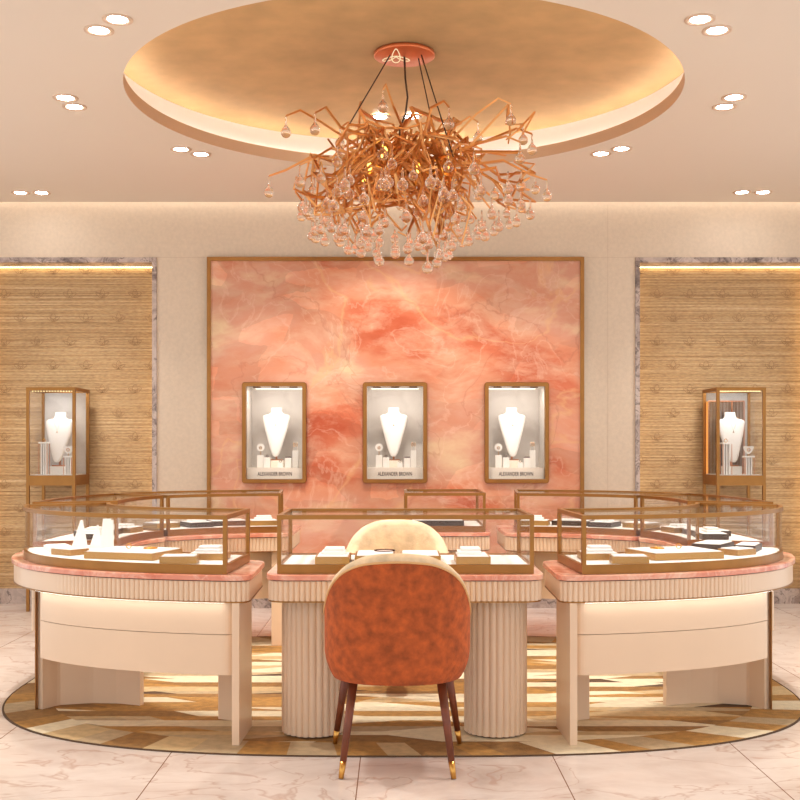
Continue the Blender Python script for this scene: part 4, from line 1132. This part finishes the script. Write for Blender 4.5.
# ---------------------------------------------------------------- downlights
def aim(o, target):
    d = Vector(target) - o.location; o.rotation_euler = d.to_track_quat('-Z', 'Y').to_euler()
dl_src = None
def downlight(x, y, z, label, target=None, energy=60, size=70, r=0.066, spot=True):
    global dl_src
    if dl_src is None:
        t = thing('recessed_downlight', label, 'downlight', (0, 0, 0), 'recessed ceiling downlights')
        mb = MB(); n = 40
        prof = [(0.066, 0.0), (0.066, -0.005), (0.060, -0.007), (0.049, -0.005), (0.042, -0.001)]
        vs = [(rr * math.cos(2 * PI * k / n), rr * math.sin(2 * PI * k / n), zz) for rr, zz in prof for k in range(n)]
        mb.add(vs, [(l * n + k, l * n + (k + 1) % n, l * n + n + (k + 1) % n, l * n + n + k) for l in range(len(prof) - 1) for k in range(n)], 0, True)
        build('trim_ring', mb, M['trim'], t)
        build('lens', MB().lathe([(0.042, -0.002), (0.042, -0.0008)], (0, 0, 0), 40, sm=False), M['lens'], t)
        dl_src = t
    else:
        t = copy_tree(dl_src); t['label'] = label
    t.location = (x, y, z)
    if spot:
        la = bpy.data.lights.new('spot_lamp', 'SPOT'); la.energy = energy; la.color = (1, 0.94, 0.86); la.spot_size = math.radians(size); la.spot_blend = 0.8; la.shadow_soft_size = 0.05
        o = bpy.data.objects.new('spot_lamp', la); col.objects.link(o); o.location = (x, y, z - 0.03)
        aim(o, target or (x, y + 0.001, 0))
    return t
def ceil_at(px_, py_, z=H): d = (z - HC) * F / (HY - py_); return ((px_ - VX) * d / F, d)
specs = [
 (99, 30, 'lower downlight of the pair nearest the camera on the left ceiling'), (117.5, 19, 'upper downlight of the pair nearest the camera on the left ceiling'),
 (65.5, 97.5, 'upper downlight of the second pair from the camera on the left ceiling'), (74.5, 106.5, 'lower downlight of the second pair from the camera on the left ceiling'),
 (181, 149, 'outer downlight of the pair just below the round recess on the left'), (201, 154, 'inner downlight of the pair just below the round recess on the left'),
 (20.5, 192.5, 'outer downlight of the farthest pair, by the wall above the left alcove'), (41.5, 192.5, 'inner downlight of the farthest pair, by the wall above the left alcove'),
 (700, 19, 'upper downlight of the pair nearest the camera on the right ceiling'), (717, 30, 'lower downlight of the pair nearest the camera on the right ceiling'),
 (734, 97, 'upper downlight of the second pair from the camera on the right ceiling'), (724.5, 106.5, 'lower downlight of the second pair from the camera on the right ceiling'),
 (621.5, 148.5, 'outer downlight of the pair just below the round recess on the right'), (601, 153.5, 'inner downlight of the pair just below the round recess on the right'),
 (742, 192, 'inner downlight of the farthest pair, by the wall above the right alcove'), (763, 192, 'outer downlight of the farthest pair, by the wall above the right alcove'),
]
ZL = H - 0.0005
for (px_, py_, lab) in specs:
    x, y = ceil_at(px_, py_)
    sx = -1 if px_ < 400 else 1
    if 140 < py_ < 160: tgt = (SHX[0] if sx < 0 else SHX[2], YW, 1.58); e, sz = 40, 38
    elif py_ > 190: tgt = (sx * 2.2, 8.0, 0.0); e, sz = 55, 80
    elif py_ > 90: tgt = (sx * 1.0, 6.2, 0.5); e, sz = 120, 95
    else: tgt = (sx * 0.9, 5.2, 0.5); e, sz = 70, 85
    downlight(x, y, ZL, lab, tgt, e, sz)
for (px_, lab) in ((380, 'left downlight of the pair in the gold recess behind the chandelier'), (412, 'right downlight of the pair in the gold recess behind the chandelier')):
    x, y = ceil_at(px_, 118, ZG + 0.012); downlight(x, y, dome_z(x, y) - 0.006, lab, (SHX[1], YW, 1.58), 70, 60)
# ---------------------------------------------------------------- world and view
w = bpy.data.worlds.new('world'); scene.world = w; w.use_nodes = True
bg = w.node_tree.nodes['Background']; bg.inputs['Color'].default_value = (0.98, 0.985, 0.99, 1); bg.inputs['Strength'].default_value = 1.55
scene.view_settings.view_transform = 'Standard'; scene.view_settings.look = 'None'
scene.view_settings.exposure = -0.2; scene.view_settings.gamma = 1.0
scene.cycles.transparent_max_bounces = 40; scene.cycles.max_bounces = 10; scene.cycles.transmission_bounces = 10
scene.cycles.sample_clamp_indirect = 6.0
scene.cycles.caustics_refractive = False; scene.cycles.caustics_reflective = False
